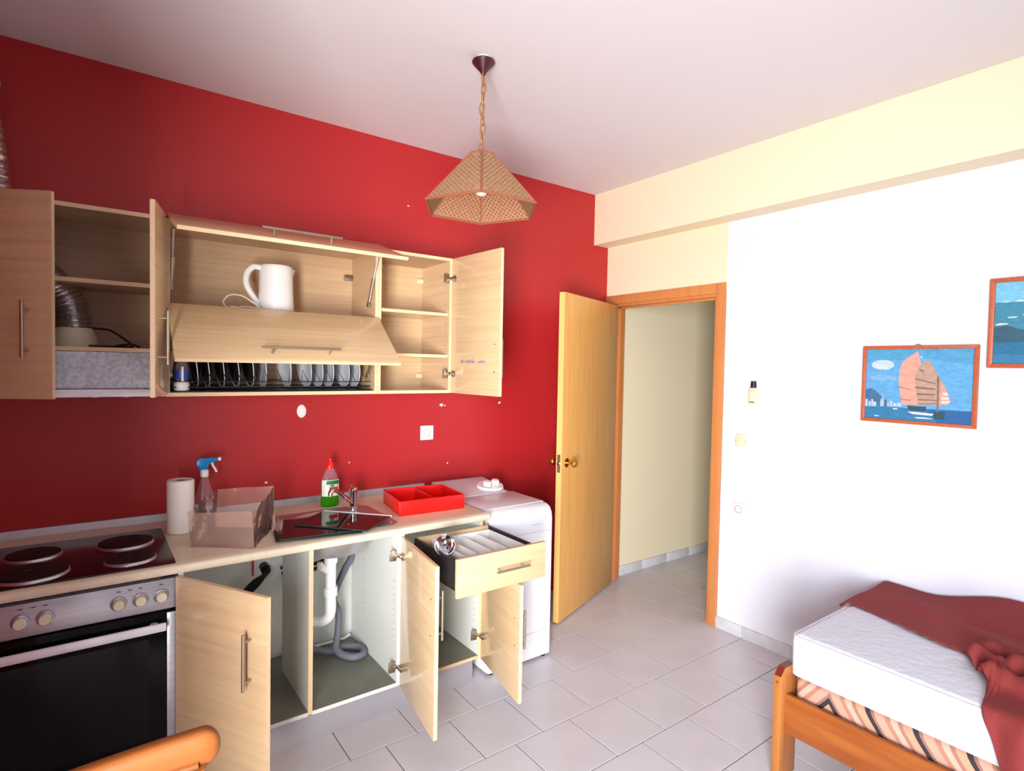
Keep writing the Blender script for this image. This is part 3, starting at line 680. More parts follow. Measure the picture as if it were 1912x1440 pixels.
for x in [-2.78+.058*i for i in range(14)]:
    m.tube([(x, -.30, ZR+.045), (x+.012, -.27, ZR+.10), (x+.03, -.30, ZR+.045)], .0018, 6)
tag(m.build('divider_wire', 'rubber', dk), kind='stuff')
def plate(x, r, dark, tilt, lab, grp):
    Wp = Matrix.Translation((x, -.172, ZR+.0145+r)) @ Matrix.Rotation(R(-90-tilt), 4, 'Y')
    o = thing('plate', (x, -.175, ZR+.014), lab, 'plate', grp)
    pr = [(.0005, .0), (r*.55, .0), (r*.62, .003), (r*.93, .016)]
    b = pr+[(r*.93, .019), (r*.62, .0065), (r*.55, .0035), (.0005, .0035)]
    MB().lathe(b, (0, 0, 0), 36).build('dish', 'dark_plate' if dark else 'porcelain', o, Wp)
    MB().lathe([(r*.93, .016), (r, .0185), (r, .0215), (r*.93, .019)], (0, 0, 0), 36).build('rim', 'porcelain', o, Wp)
DL = ['dark plate in the rack nearest the blue and white bottle', 'second dark plate from the bottle in the dish rack', 'third dark plate from the bottle in the dish rack', 'fourth dark plate from the bottle in the dish rack', 'fifth dark plate in the rack, last before the pale plates']
PLB = ['first pale plate beside the dark plates in the dish rack', 'pale plate standing alone in the middle of the dish rack', 'first pale plate of the close group of three in the rack', 'middle pale plate of the close group of three in the rack', 'last pale plate of the close group of three in the rack', 'second to last pale plate by the cabinet divider', 'last pale plate in the rack next to the cabinet divider']
for i, x in enumerate(PXS): plate(x, .126 if i not in (6, 10) else .115, i < 5, 9, DL[i] if i < 5 else PLB[i-5], 'plates in the dish rack')
sb = thing('small_bottle', (-2.795, -.265, Z0+tt+.006), 'small clear bottle with blue and white label and white cap, upside down', 'bottle')
bz = Z0+tt+.0065; c_ = (-2.805, -.28, bz)
MB().lathe([(.0005, 0), (.026, 0), (.030, .006), (.030, .028), (.026, .036), (.0005, .036)], c_, 24).build('cap', 'white_plastic', sb)
MB().lathe([(.022, .036), (.0265, .046), (.0275, .09), (.024, .115), (.012, .128), (.0005, .130)], c_, 24).build('bottle_body', 'clear_bottle', sb)
MB().lathe([(.0272, .05), (.0280, .085)], c_, 24).build('label', 'label_blue', sb)
MB().box(c_[0]-.004, c_[0]+.004, c_[1]-.030, c_[1]-.0275, bz+.04, bz+.10).build('label_strip', 'white_plastic', sb)

# ---------------------------------------------------------------- things on the worktop
ZT = ZC1+.0005
pt = thing('paper_towel_roll', (-2.805, -.25, ZT), 'white paper towel roll standing on the worktop beside the hob', 'paper roll')
rr_ = .052; hh = .225
MB().lathe([(.020, .002), (.020, hh-.002), (.024, hh), (rr_-.004, hh), (rr_, hh-.004), (rr_, .004), (rr_-.004, 0), (.024, 0), (.020, .002)], (-2.805, -.25, ZT), 40).build('paper', 'paper', pt)
MB().lathe([(.0195, .003), (.0195, hh-.003), (.0175, hh-.003), (.0175, .003), (.0195, .003)], (-2.805, -.25, ZT), 24).build('core', 'card', pt)
sp = thing('spray_bottle', (-2.695, -.115, ZT), 'clear spray bottle with blue trigger head behind the plastic box', 'spray bottle')
c_ = (-2.695, -.115, ZT)
MB().lathe([(.0005, .001), (.042, .001), (.045, .008), (.045, .09), (.040, .125), (.026, .17), (.016, .20), (.014, .215)], c_, 28, sy=.75).build('bottle_body', 'clear_bottle', sp)
MB().lathe([(.0455, .03), (.0455, .075)], c_, 28, sy=.75).build('label', 'mattress_tape', sp)
MB().lathe([(.017, .205), (.018, .21), (.018, .232), (.012, .238)], c_, 20).build('collar', 'white_plastic', sp)
x, y, z = c_
MB().prism([(-.022, .238), (.012, .238), (.014, .255), (.028, .268), (.055, .274), (.055, .288), (-.015, .292), (-.034, .280), (-.034, .262)], -.011, .011, 'y').build('trigger_head', 'blue_plastic', sp, Matrix.Translation(c_), bevel=.003)
MB().cyl((x+.055, y, z+.281), (x+.068, y, z+.281), .009, n=12).build('nozzle', 'white_plastic', sp)
MB().tube(spline([(x+.030, y, z+.268), (x+.036, y, z+.250), (x+.046, y, z+.232), (x+.050, y, z+.222)], 5), .005, 8).build('trigger', 'white_plastic', sp)
# crumpled clear plastic box
A_, B_, C_, D_ = V((-2.800, -.500, 0)), V((-2.600, -.655, 0)), V((-2.470, -.400, 0)), V((-2.665, -.250, 0))
pb = thing('plastic_box', (-2.63, -.45, ZT), 'crumpled clear plastic box leaning open on the worktop', 'plastic box')
def wall_sheet(p, q, h0, h1, flare, seed):
    rnd = random.Random(seed); P = []; nrm = V((q.y-p.y, -(q.x-p.x), 0)).normalized()
    for i in range(9):
        v = i/8; row = []
        for j in range(13):
            u = j/12; b = p.lerp(q, u); h = h0+(h1-h0)*u
            w_ = nrm*(flare*v*v+.006*math.sin(u*9+seed)*math.sin(v*5+seed)+rnd.uniform(-.0022, .0022))
            row.append(b+w_+V((0, 0, ZT+.001+h*v)))
        P.append(row)
    o = MB().grid(P).build('box_wall', 'clear_plastic', pb, smooth=0); solidify(o, .0009); return o
wall_sheet(A_, B_, .135, .15, .012, 1); wall_sheet(B_, C_, .15, .185, .010, 2); wall_sheet(C_, D_, .185, .165, .01, 3); wall_sheet(D_, A_, .165, .135, .01, 4)
MB().prism([(p.x, p.y) for p in (A_, B_, C_, D_)], ZT+.0004, ZT+.0014).build('box_floor', 'clear_plastic', pb)
fl_ = MB().grid([[C_.lerp(B_, .15+.25*u)+V((.02+.05*v, .03*v-.03*u, ZT+.005+.075*math.sin(u*3.0)*(1-v*.4)+.012*math.sin(v*7))) for v in (0, .25, .5, .75, 1)] for u in (0, .2, .4, .6, .8, 1)]).build('loose_lid', 'clear_plastic', pb, smooth=0); solidify(fl_, .0009)
# washing-up liquid
sd = thing('soap_bottle', (-2.122, -.175, ZT), 'green washing-up liquid bottle with red cap behind the tap', 'soap bottle')
c_ = (-2.122, -.135, ZT)
MB().lathe([(.0005, .001), (.042, .001), (.046, .008), (.046, .05), (.044, .08), (.047, .105), (.044, .112), (.0005, .113)], c_, 32, sy=.62).build('liquid', 'soap_liquid', sd)
MB().lathe([(.0468, .105), (.047, .12), (.042, .15), (.030, .175), (.022, .19), (.020, .20)], c_, 32, sy=.66).build('bottle_top', 'clear_bottle', sd)
MB().lathe([(.021, .196), (.021, .212), (.016, .222), (.010, .232), (.009, .246), (.0005, .248)], c_, 22).build('cap', 'red_plastic', sd)
def lab(name, m_, a0, a1, z0, z1, k=1.0):
    P = [[(c_[0]+.0476*k*math.cos(R(a)), c_[1]+.0476*k*.66*math.sin(R(a)), c_[2]+z0+(z1-z0)*v) for a in [a0+(a1-a0)*i/10 for i in range(11)]] for v in (0, .5, 1)]
    MB().grid(P).build(name, m_, sd)
lab('label', 'label_white', 200, 330, .055, .138); lab('label_band', 'label_green', 235, 325, .115, .135, 1.012); lab('label_print', 'label_red', 255, 315, .082, .102, 1.012); lab('label_leaf', 'label_green', 262, 285, .104, .113, 1.02)
# glass panes lying on the sink
def pane(name, c, a, w, d, z, label):
    o = thing(name, (c[0], c[1], z), label, 'glass pane', 'glass panes on the sink'); M_ = Matrix.Translation((c[0], c[1], z)) @ Matrix.Rotation(R(a), 4, 'Z')
    MB().box(-w/2, w/2, -d/2, d/2, 0, .004).build('pane', 'glass', o, M_)
    e = MB()
    for x0, x1, y0, y1 in ((-w/2, w/2, -d/2-.0022, -d/2-.0001), (-w/2, w/2, d/2+.0001, d/2+.0022), (-w/2-.0022, -w/2-.0001, -d/2, d/2), (w/2+.0001, w/2+.0022, -d/2, d/2)):
        MB().box(x0, x1, y0, y1, -.0004, .0044).build('ground_edge', 'glass_edge', o, M_)
    return o
zz = ZC1+.0050
pane('glass_pane', (-2.315, -.520), -10, .345, .30, zz, 'lowest glass pane on the sink, corner by the plastic box')
pane('glass_pane', (-2.305, -.515), -7, .345, .30, zz+.006, 'middle glass pane of the stack on the sink')
pt_ = pane('glass_pane', (-2.185, -.515), -48, .345, .245, zz+.012, 'top glass pane turned askew with pale edge trim')
M_ = Matrix.Translation((-2.185, -.515, zz+.012)) @ Matrix.Rotation(R(-48), 4, 'Z')
MB().box(-.173, .178, .1228, .128, -.001, .007).build('edge_trim', 'white_plastic', pt_, M_, bevel=.001)
# red divided tray
tr = thing('red_tray', (-1.72, -.40, ZT), 'bright red divided plastic tray on the worktop end', 'tray')
q = [V((-1.915, -.525, 0)), V((-1.560, -.545, 0)), V((-1.535, -.262, 0)), V((-1.862, -.215, 0))]
def tw(p, r_, h=.072, t_=.0045):
    n_ = V((p.y-r_.y, r_.x-p.x, 0)).normalized()*t_
    b = [p, r_, r_+n_, p+n_]; f_ = (p-r_)*0
    MB().hexa([v+V((0, 0, ZT)) for v in b], [v+V((0, 0, ZT+h)) for v in b]).build('tray_wall', 'red_plastic', tr, bevel=.0015)
for i in range(4): tw(q[i], q[(i+1) % 4])
tw(q[0].lerp(q[1], .54), q[3].lerp(q[2], .54), .068)
MB().prism([(v.x, v.y) for v in q], ZT, ZT+.003).build('tray_floor', 'red_plastic', tr)
# drawer contents
ct = thing('cutlery_tray', (-1.74, -.86, .7005), 'white moulded cutlery tray lying in the pulled out drawer', 'cutlery tray')
TX0, TX1, TY0, TY1 = -1.850, DX1-.02, -1.085, -.735; tz = .7008
MB().box(TX0, TX1, TY0, TY1, tz, tz+.003).build('tray_floor', 'white_plastic', ct)
for a in ((TX0, TX1, TY0, TY0+.006), (TX0, TX1, TY1-.006, TY1), (TX0, TX0+.006, TY0+.006, TY1-.006), (TX1-.006, TX1, TY0+.006, TY1-.006)):
    MB().box(*a, tz+.0032, tz+.080).build('tray_rim', 'white_plastic', ct, bevel=.002)
for i in range(1, 4):
    x = TX0+(TX1-TX0)*i/4; MB().prism([(x-.012, tz+.0034), (x+.012, tz+.0034), (x+.005, tz+.066), (x, tz+.072), (x-.005, tz+.066)], TY0+.10, TY1-.008, 'y').build('tray_rib', 'white_plastic', ct)
MB().prism([(TY0+.075, tz+.0034), (TY0+.10, tz+.0034), (TY0+.092, tz+.054), (TY0+.083, tz+.054)], TX0+.008, TX1-.008, 'x').build('tray_rib', 'white_plastic', ct)
ld = thing('ladle', (-1.895, -.92, .75), 'steel soup ladle resting on the edge of the pulled out drawer', 'ladle')
Wl = Matrix.Translation((-1.897, -.935, .815)) @ Matrix.Rotation(R(50), 4, 'X') @ Matrix.Rotation(R(-28), 4, 'Y')
lb = MB().lathe([(.0005, -.030), (.020, -.027), (.036, -.014), (.043, .0), (.046, .004)], (0, 0, 0), 28).build('ladle_bowl', 'chrome', ld, Wl); solidify(lb, .0012)
MB().tube(spline([(-1.890, -.945, .772), (-1.893, -.93, .765), (-1.895, -.90, .750), (-1.897, -.82, .730), (-1.900, -.735, .718)], 6), .0045, 8).build('ladle_handle', 'chrome', ld)
MB().ell((-1.900, -.728, .718), .008, .012, .006).build('handle_end', 'chrome', ld)

# ---------------------------------------------------------------- pendant lamp
LX, LY = -1.812, -1.042
pl = thing('pendant_lamp', (LX, LY, H), 'rattan pendant lamp with six sided shade hanging on a chain', 'lamp')
MB().lathe([(.0005, -.001), (.046, -.001), (.0475, -.006), (.044, -.012), (.014, -.044), (.008, -.056), (.0005, -.057)], (LX, LY, H-.014), 28).build('canopy', 'canopy', pl)
MB().cyl((LX, LY, H-.0005), (LX, LY, H-.016), .03, n=18).cyl((LX-.02, LY+.0, H-.002), (LX-.035, LY, H-.03), .006, n=8).build('ceiling_bracket', 'ivory_plastic', pl)
ztop = H-.068; zsh = 2.45
nl = 8; Lk = (ztop-zsh-.01)/nl
for i in range(nl):
    zc = ztop-Lk*(i+.5); hl_ = Lk*.66; wd = .0105
    a0 = (90 if i % 2 else 0)+35+random.uniform(-18, 18); pts = []
    for k in range(16):
        a = 2*math.pi*k/16; xx = wd*math.cos(a); z_ = hl_*math.sin(a)
        pts.append((LX+xx*math.cos(R(a0))+.003*math.sin(i*1.7), LY+xx*math.sin(R(a0)), zc+z_))
    MB().tube(pts, .0032, 7, closed=True).build('chain_link', 'chain', pl)
MB().tube(spline([(LX, LY, ztop+.01), (LX+.005, LY, ztop-.1), (LX-.005, LY+.004, ztop-.2), (LX+.004, LY, zsh-.01)], 8), .0022, 6).build('flex', 'chain', pl)
zb = 2.232; RB, RT = .247, .050; zt_ = 2.452
va = math.atan2(CAM.y-LY, CAM.x-LX)      # a corner of the hexagon faces the room's balcony side
slope = math.atan2(zt_-zb, (RB-RT)*math.cos(math.pi/6))
ap = RB*math.cos(math.pi/6)
Ls = math.hypot(zt_-zb, (RB-RT)*math.cos(math.pi/6))
pm = MB().add([(-RB/2, 0, 0), (RB/2, 0, 0), (RT/2, Ls, 0), (-RT/2, Ls, 0)], [(0, 1, 2, 3)]).mesh('shade_panel', 'cane', smooth=0)
for i in range(6):
    a = va+math.pi/6+i*math.pi/3
    ex = V((-math.sin(a), math.cos(a), 0)); out_ = V((math.cos(a), math.sin(a), 0))
    ey = (-out_*math.cos(slope)+V((0, 0, 1))*math.sin(slope)); ez = ex.cross(ey)
    M_ = Matrix((ex, ey, ez)).transposed().to_4x4(); M_.translation = V((LX, LY, zb))+out_*ap
    o = bpy.data.objects.new('shade_panel', pm); place(o, pl, M_); solidify(o, .0016)
    c0 = V((LX+RB*math.cos(a-math.pi/6), LY+RB*math.sin(a-math.pi/6), zb)); c1 = V((LX+RT*math.cos(a-math.pi/6), LY+RT*math.sin(a-math.pi/6), zt_))
    MB().cyl(c0, c1, .0042, n=8).build('shade_rib', 'cane_rim', pl)
    c2 = V((LX+RB*math.cos(a+math.pi/6), LY+RB*math.sin(a+math.pi/6), zb)); c3 = V((LX+RT*math.cos(a+math.pi/6), LY+RT*math.sin(a+math.pi/6), zt_))
    MB().cyl(c0, c2, .0052, n=8).build('shade_rim', 'cane_rim', pl)
    MB().cyl(c1, c3, .0048, n=8).build('shade_rim', 'cane_rim', pl)
MB().lathe([(.0005, .0), (.018, 0), (.019, -.05), (.016, -.07), (.0005, -.071)], (LX, LY, zt_+.002), 18).build('lamp_holder', 'black_plastic', pl)
MB().lathe([(.013, .062), (.014, .05), (.022, .032), (.0295, .008), (.028, -.012), (.018, -.026), (.0005, -.031)], (LX, LY, 2.315), 24).build('bulb', 'bulb', pl)

# ---------------------------------------------------------------- fittings on the walls
def socket(name, c, wall, label, kind='socket', sz=.082, mat_='white_plastic'):
    # local: plate faces +z
    Mx = Matrix.Rotation(R(90), 4, 'X') if wall == 'y' else Matrix.Rotation(R(-90), 4, 'Z') @ Matrix.Rotation(R(90), 4, 'X')
    W_ = Matrix.Translation(c) @ Mx
    o = bpy.data.objects.new(name, None); place(o, None, W_); tag(o, label, kind)
    h = sz/2
    MB().box(-h, h, -h, h, .0004, .010).build('plate', mat_, o, W_, bevel=.004)
    if kind == 'socket':
        MB().lathe([(.020, -.0085), (.0205, .0014), (.023, .0014)], (0, 0, .010), 24).lathe([(.0005, -.008), (.020, -.0085)], (0, 0, .010), 24).build('socket_well', 'alu', o, W_)
        for s_ in (-1, 1): MB().cyl((s_*.0095, 0, .002), (s_*.0095, 0, .0026), .003, n=8).build('pin_hole', 'black_plastic', o, W_)
    else:
        MB().box(-.014, .014, -.006, .012, .010, .0145).build('rocker', mat_, o, W_, bevel=.002)
        for s_ in (-1, 1): MB().cyl((s_*.033, 0, .010), (s_*.033, 0, .0115), .003, n=8).build('screw', 'hinge_metal', o, W_)
    return o
socket('wall_socket', (-1.497, -.0, 1.180), 'y', 'white double-pole socket on the red wall above the red tray', sz=.086)
socket('wall_socket', (-.0, -1.132, .760), 'x', 'pale grey socket low on the white wall under the light switch', sz=.074, mat_='mattress_edge')
socket('light_switch', (-.0, -1.135, 1.170), 'x', 'ivory light switch on the white wall beside the door frame', 'switch', sz=.076, mat_='ivory_plastic')
tag(MB().lathe([(.0005, .006), (.020, .0055), (.028, .003), (.030, 0)], (0, 0, 0), 28, sx=.8, sy=1.15).build('cable_cap', 'white_plastic', None, Matrix.Translation((-2.228, -.0004, 1.331)) @ Matrix.Rotation(R(90), 4, 'X')), 'oval white cover cap on the red wall under the cabinets', 'cover cap')
def chip(x, z, r_, label):
    n_ = 9; rnd = random.Random(int(x*1000)); poly = [(x+r_*rnd.uniform(.5, 1.2)*math.cos(2*math.pi*k/n_), z+r_*.7*rnd.uniform(.5, 1.2)*math.sin(2*math.pi*k/n_)) for k in range(n_)]
    tag(MB().prism(poly, -.0014, -.0004, 'y').build('paint_chip', 'plaster_chip'), label, 'paint chip', 'bare plaster chips in the red paint')
chip(-1.396, 1.343, .014, 'large bare plaster chip in the red wall above the socket'); chip(-1.374, 1.340, .006, 'small bare plaster chip touching the large chip above the socket')
chip(-.968, 1.348, .010, 'bare plaster chip in the red wall under the open cabinet door'); chip(-2.402, .975, .008, 'pale chip in the red wall just beside the plastic box')
chip(-1.97, 1.04, .006, 'tiny pale chip in the red wall between soap bottle and red tray'); chip(-1.35, .985, .007, 'tiny pale chip in the red wall above the washing machine'); chip(-1.635, 2.50, .007, 'tiny pale chip in the red wall beside the lamp shade')
rm = thing('remote_holder', (-.015, -1.206, 1.455), 'ivory wall holder with black topped remote on the white wall', 'remote')
MB().prism([(-1.236, 1.395), (-1.228, 1.385), (-1.186, 1.385), (-1.178, 1.395), (-1.178, 1.470), (-1.190, 1.488), (-1.224, 1.488), (-1.236, 1.470)], -.022, -.0004, 'x').build('holder', 'ivory_plastic', rm, bevel=.004)
MB().box(-.030, -.0222, -1.228, -1.188, 1.395, 1.47).build('remote_body', 'ivory_plastic', rm, bevel=.004)
MB().cyl((-.012, -1.206, 1.488), (-.012, -1.206, 1.525), .017, .015, n=16).build('remote_head', 'black_plastic', rm)
MB().box(-.0308, -.0301, -1.224, -1.192, 1.402, 1.407).build('slot', 'black_plastic', rm)

# ---------------------------------------------------------------- pictures
def pframe(y0, y1, z0, z1, name, label, wd=.016):
    o = thing(name, (-.01, (y0+y1)/2, z0), label, 'picture')
    d0, d1 = -.020, -.0006
    for a in range(4):
        p = [(y0, z0), (y1, z0), (y1, z1), (y0, z1)]; sy_ = 1 if y1 > y0 else -1
        qn = [(y0+sy_*wd, z0+wd), (y1-sy_*wd, z0+wd), (y1-sy_*wd, z1-wd), (y0+sy_*wd, z1-wd)]
        b = (a+1) % 4
        MB().prism([p[a], p[b], qn[b], qn[a]], d0, d1, 'x').build('frame_rail', 'pic_frame', o, bevel=.0015)
    return o, (y0+wd*(1 if y1 > y0 else -1), y1-wd*(1 if y1 > y0 else -1), z0+wd, z1-wd)
def printer(o, rect, cover, mats):
    y0, y1, z0, z1 = rect; m = MB(); depth = [0]
    MB().box(-.010, -.0010, min(y0, y1), max(y0, y1), z0, z1).build('backing', 'card', o)
    def poly(pts, mi):
        m.cur = mi; x = -.0104-depth[0]*.00004; depth[0] += 1
        m.add([(x, y0+(y1-y0)*min(max(u, 0), 1), z1+(z0-z1)*min(max(v, 0), 1)) for u, v in pts], [tuple(range(len(pts)))])
    def ellp(u, v, a, b, mi, n=18): poly([(u+a*math.cos(2*math.pi*k/n), v+b*math.sin(2*math.pi*k/n)) for k in range(n)], mi)
    cover(poly, ellp); m.build('print', mats, o, smooth=0)
o1, r1 = pframe(-1.788, -2.250, 1.348, 1.717, 'framed_picture', 'framed picture of a junk boat with pink sails on blue sea')
def cr(pts):   # picture measured on a 1912x1434 enlargement
    out = []
    for x, y in pts:
        u = (x-172)/1596; tp = 185-.0156*(x-180); bt = 1215+.06*(x-165); out.append((u, (y-tp)/(bt-tp)))
    return out
def junk(poly, ell_):
    P = lambda pts, mi: poly(cr(pts), mi)
    poly([(0, 0), (1, 0), (1, 1), (0, 1)], 0)
    poly([(0, 0), (1, 0), (1, .22), (.5, .12), (0, .2)], 1)
    P([(170, 1030), (700, 1060), (1755, 1105), (1755, 1320), (165, 1225)], 2)
    P([(1100, 1080), (1755, 1105), (1755, 1320), (1300, 1290)], 3)
    P([(165, 790), (250, 765), (330, 800), (430, 890), (520, 960), (560, 1050), (165, 1030)], 7)
    for a, b, h in ((170, 210, 930), (225, 260, 960), (270, 300, 930), (305, 350, 970), (420, 440, 930), (445, 475, 905), (530, 560, 985), (575, 610, 960), (625, 680, 985), (690, 750, 985)):
        P([(a, h), (b, h+8), (b, 1045), (a, 1040)], 8)
    ell_(*cr([(435, 415)])[0], .115, .072, 9); ell_(*cr([(460, 610)])[0], .14, .04, 10)
    P([(975, 205), (1000, 300), (1040, 420), (960, 600), (1000, 1020), (760, 1015), (700, 700), (700, 540), (735, 400), (780, 335)], 4)
    P([(1130, 325), (1200, 420), (1290, 580), (1400, 760), (1470, 960), (1420, 1010), (1000, 1025), (960, 700), (950, 560), (1000, 430)], 5)
    P([(1330, 700), (1400, 780), (1470, 960), (1430, 1010), (1320, 1000)], 4)
    for pts in (((950, 610), (1260, 690), (1250, 705), (945, 635)), ((950, 735), (1260, 765), (1250, 785), (960, 775)), ((980, 840), (1260, 850), (1250, 870), (985, 870)), ((1000, 925), (1290, 940), (1280, 955), (1000, 950)), ((705, 740), (880, 780), (880, 790), (705, 755)), ((735, 930), (900, 945), (900, 955), (735, 942)), ((1020, 1000), (1290, 985), (1290, 1000), (1020, 1015)), ((1010, 470), (1080, 500), (1080, 525), (1010, 500)), ((1265, 560), (1300, 600), (1310, 1130), (1280, 1130))): P(pts, 6)
    P([(840, 1030), (1130, 1045), (1120, 1115), (870, 1100)], 11); P([(1230, 1130), (1400, 1110), (1390, 1230), (1240, 1230)], 11)
    P([(850, 1120), (960, 1125), (1240, 1150), (1220, 1180), (930, 1155)], 12); P([(960, 1205), (1100, 1205), (1250, 1230), (1000, 1222)], 12); P([(620, 1070), (700, 1075), (690, 1090), (630, 1085)], 12); P([(330, 1180), (410, 1184), (400, 1193), (335, 1190)], 12); P([(1000, 295), (1050, 285), (1040, 305)], 12)
    P([(1360, 830), (1420, 830), (1430, 870), (1370, 870)], 12); P([(1340, 905), (1440, 905), (1440, 930), (1345, 930)], 12); P([(1350, 960), (1460, 955), (1450, 980), (1350, 985)], 12)
printer(o1, r1, junk, ['p_sky', 'p_sky2', 'p_sea', 'p_sea2', 'p_sail', 'p_sail2', 'p_shade', 'p_hill', 'p_city', 'p_cloud', 'p_cloud2', 'p_hull', 'p_foam'])
MB().tube([(-.008, -2.005, 1.717), (-.006, -2.019, 1.724), (-.008, -2.033, 1.717)], .002, 6).build('hanger', 'hinge_metal', o1)
o2, r2_ = pframe(-2.278, -2.84, 1.616, 1.995, 'framed_picture', 'framed seascape cut off by the photo edge', wd=.018)
def sea(poly, ell_):
    poly([(0, 0), (1, 0), (1, .3), (0, .3)], 0); ell_(.18, .12, .16, .07, 0)
    poly([(0, .245), (.4, .25), (1, .24), (1, .6), (0, .6)], 1)
    poly([(0, .73), (1, .72), (1, 1), (0, 1)], 2); poly([(0, .88), (.5, .9), (1, .86), (1, 1), (0, 1)], 3)
    poly([(0, .55), (.08, .53), (.16, .58), (.24, .60), (.34, .66), (.5, .62), (.7, .66), (1, .6), (1, .73), (0, .74)], 4)
    poly([(0, .52), (.03, .50), (.08, .505), (.09, .515), (.02, .525)], 5); poly([(.08, .43), (.13, .425), (.15, .43), (.12, .44), (.085, .44)], 5); poly([(.17, .405), (.3, .395), (.32, .405), (.18, .415)], 5); poly([(.18, .525), (.24, .52), (.25, .53)], 5)
    poly([(.03, .245), (.07, .235), (.10, .246)], 5); poly([(.12, .245), (.15, .225), (.19, .246)], 5); poly([(.45, .5), (.6, .47), (.66, .5), (.5, .52)], 5)
printer(o2, r2_, sea, ['q_sky', 'q_sea', 'q_deep', 'p_sea', 'q_rock', 'q_boat'])

# ---------------------------------------------------------------- bed
bd = thing('bed_frame', (-.49, -2.9, 0), 'orange pine bed frame against the white wall', 'bed')
YE = -1.905; BY1 = -3.93
def leg(x0, x1, y0, y1, h, top=True):
    prof = [(x0, 0), (x1, 0), (x1, h-.03), (x1-.03, h), (x0+.03, h), (x0, h-.03)]
    o = MB().prism(prof, y0, y1, 'y').build('leg', 'pine_v', bd, bevel=.004)
    if top: MB().add([(x0+.0, y0+.004, h-.030), (x0+.03, y0+.004, h), (x1-.03, y0+.004, h), (x1, y0+.004, h-.030), (x0+.0, y1-.004, h-.030), (x0+.03, y1-.004, h), (x1-.03, y1-.004, h), (x1, y1-.004, h-.030)], [(0, 1, 5, 4), (1, 2, 6, 5), (2, 3, 7, 6)]).build('end_grain', 'pine_end', o, Matrix.Translation((0, 0, .0012)))
    return o
lg = leg(-.985, -.865, YE-.034, YE, .438)
leg(-.135, -.015, YE-.034, YE, .438); leg(-.985, -.865, BY1, BY1+.034, .438); leg(-.135, -.015, BY1, BY1+.034, .438)
MB().cyl((-.9855, YE-.017, .385), (-.9875, YE-.017, .385), .006, n=10).build('bolt', 'brass', lg)
MB().prism([(-.960, .195), (-.952, .185), (-.935, .185), (-.932, .195), (-.932, .325), (-.937, .336), (-.952, .336), (-.960, .325)], BY1+.035, YE-.035, 'y').build('side_rail', 'pine', bd, smooth=50)
MB().box(-.072, -.045, BY1+.035, YE-.035, .19, .335).build('side_rail', 'pine', bd, bevel=.006)
MB().box(-.864, -.136, YE-.030, YE-.006, .20, .33).build('end_rail', 'pine', bd, bevel=.005); MB().box(-.864, -.136, BY1+.006, BY1+.030, .20, .33).build('end_rail', 'pine', bd, bevel=.005)
for i in range(14):
    y = YE-.12-i*.136; MB().box(-.930, -.074, y-.035, y+.035, .215, .232).build('bed_slat', 'pine_v', bd, bevel=.003)
BX0, BX1 = -.925, -.02
tag(MB().box(-.915, -.025, BY1+.05, YE-.045, .2325, .400).build('striped_mattress', 'ticking', bevel=.03, seg=3), 'peach and black zigzag striped mattress under the white one', 'mattress')
mt = thing('white_mattress', (-.47, -2.9, .402), 'white quilted mattress on top of the striped one', 'mattress')
MB().box(BX0, BX1, BY1+.05, -1.935, .402, .568).build('cover', 'mattress', mt, bevel=.028, seg=4)
def loop(z, ex):
    x0, x1, y0, y1 = BX0-ex, BX1+ex, BY1+.05-ex, -1.935+ex; c = .03; pts = []
    for (cx_, cy_, a0) in ((x1-c, y1-c, 0), (x0+c, y1-c, 90), (x0+c, y0+c, 180), (x1-c, y0+c, 270)):
        for k in range(5): a = R(a0+k*22.5); pts.append((cx_+c*math.cos(a), cy_+c*math.sin(a), z))
    MB().tube(pts, .0045, 8, closed=True).build('piping', 'mattress_edge', mt)
loop(.558, -.003); loop(.413, -.003)
for y in (-2.405, -2.462): MB().box(BX0-.0012, BX0+.0003, y-.006, y+.006, .432, .540).build('tape_stripe', 'mattress_tape', mt)
# blanket: one sheet, pulled back over the far half and tumbling over the side further on
def top_z(x, y): return .571
rows = []; NV = 56
ylist = [-1.925-.03*i for i in range(14)]
while ylist[-1] > -2.72: ylist.append(ylist[-1]-.0085)
while ylist[-1] > -3.86: ylist.append(ylist[-1]-.04)
def sm(a, b, x): q = max(0, min(1, (x-a)/(b-a))); return q*q*(3-2*q)
for y in ylist:
    row = []; d_ = -y
    reach = .42+.12*sm(1.92, 2.40, d_)+.12*sm(2.395, 2.43, d_)+.09*sm(2.43, 2.50, d_)+.15*sm(2.505, 2.535, d_)
    reach += min(.62, max(0, (d_-2.532)*2.75))
    for j in range(NV+1):
        v = j/NV; s = v*reach; xw = -.026-s
        if xw > BX0-.012: x = xw; z = .573
        else:
            ov_ = BX0-.012-xw; x = BX0-.012-.03*min(1, ov_/.3); z = .573-ov_
        A_r = sm(2.385, 2.44, d_)
        band = sm(.46, .54, s)*(1-sm(.70, .79, s))
        ridge = .030+.024*math.sin((s-.50)*2*math.pi/.105+(d_-2.4)*7)+.012*math.sin(d_*60+s*20)
        lump = A_r*band*max(0, ridge)*1.25
        rise = .066*sm(2.10, 2.42, d_)*max(0, 1-s/.26)**.8
        crease = .016*sm(1.99, 2.2, d_)*math.exp(-((s-(.20+.45*(d_-2.05)))/.05)**2)
        if z > .55: z += lump+rise+crease+.003+.003*math.sin(s*17+d_*11)
        else: x -= .010*(1+math.sin(y*31+z*5))+.008*(1+math.sin(y*57+1))
        row.append(V((x, y+.006*math.sin(s*14+1)*sm(1.95, 2.1, d_), z)))
    rows.append(row)
# tuck the far end down the end of the mattress
head = [p+V((0, .018, -.03)) for p in rows[0]]; rows.insert(0, head)
bl = MB().grid(rows).build('blanket', 'blanket', smooth=80); solidify(bl, .007, 1, 1)
tag(bl, 'rust red blanket pulled back over the white mattress', 'blanket')

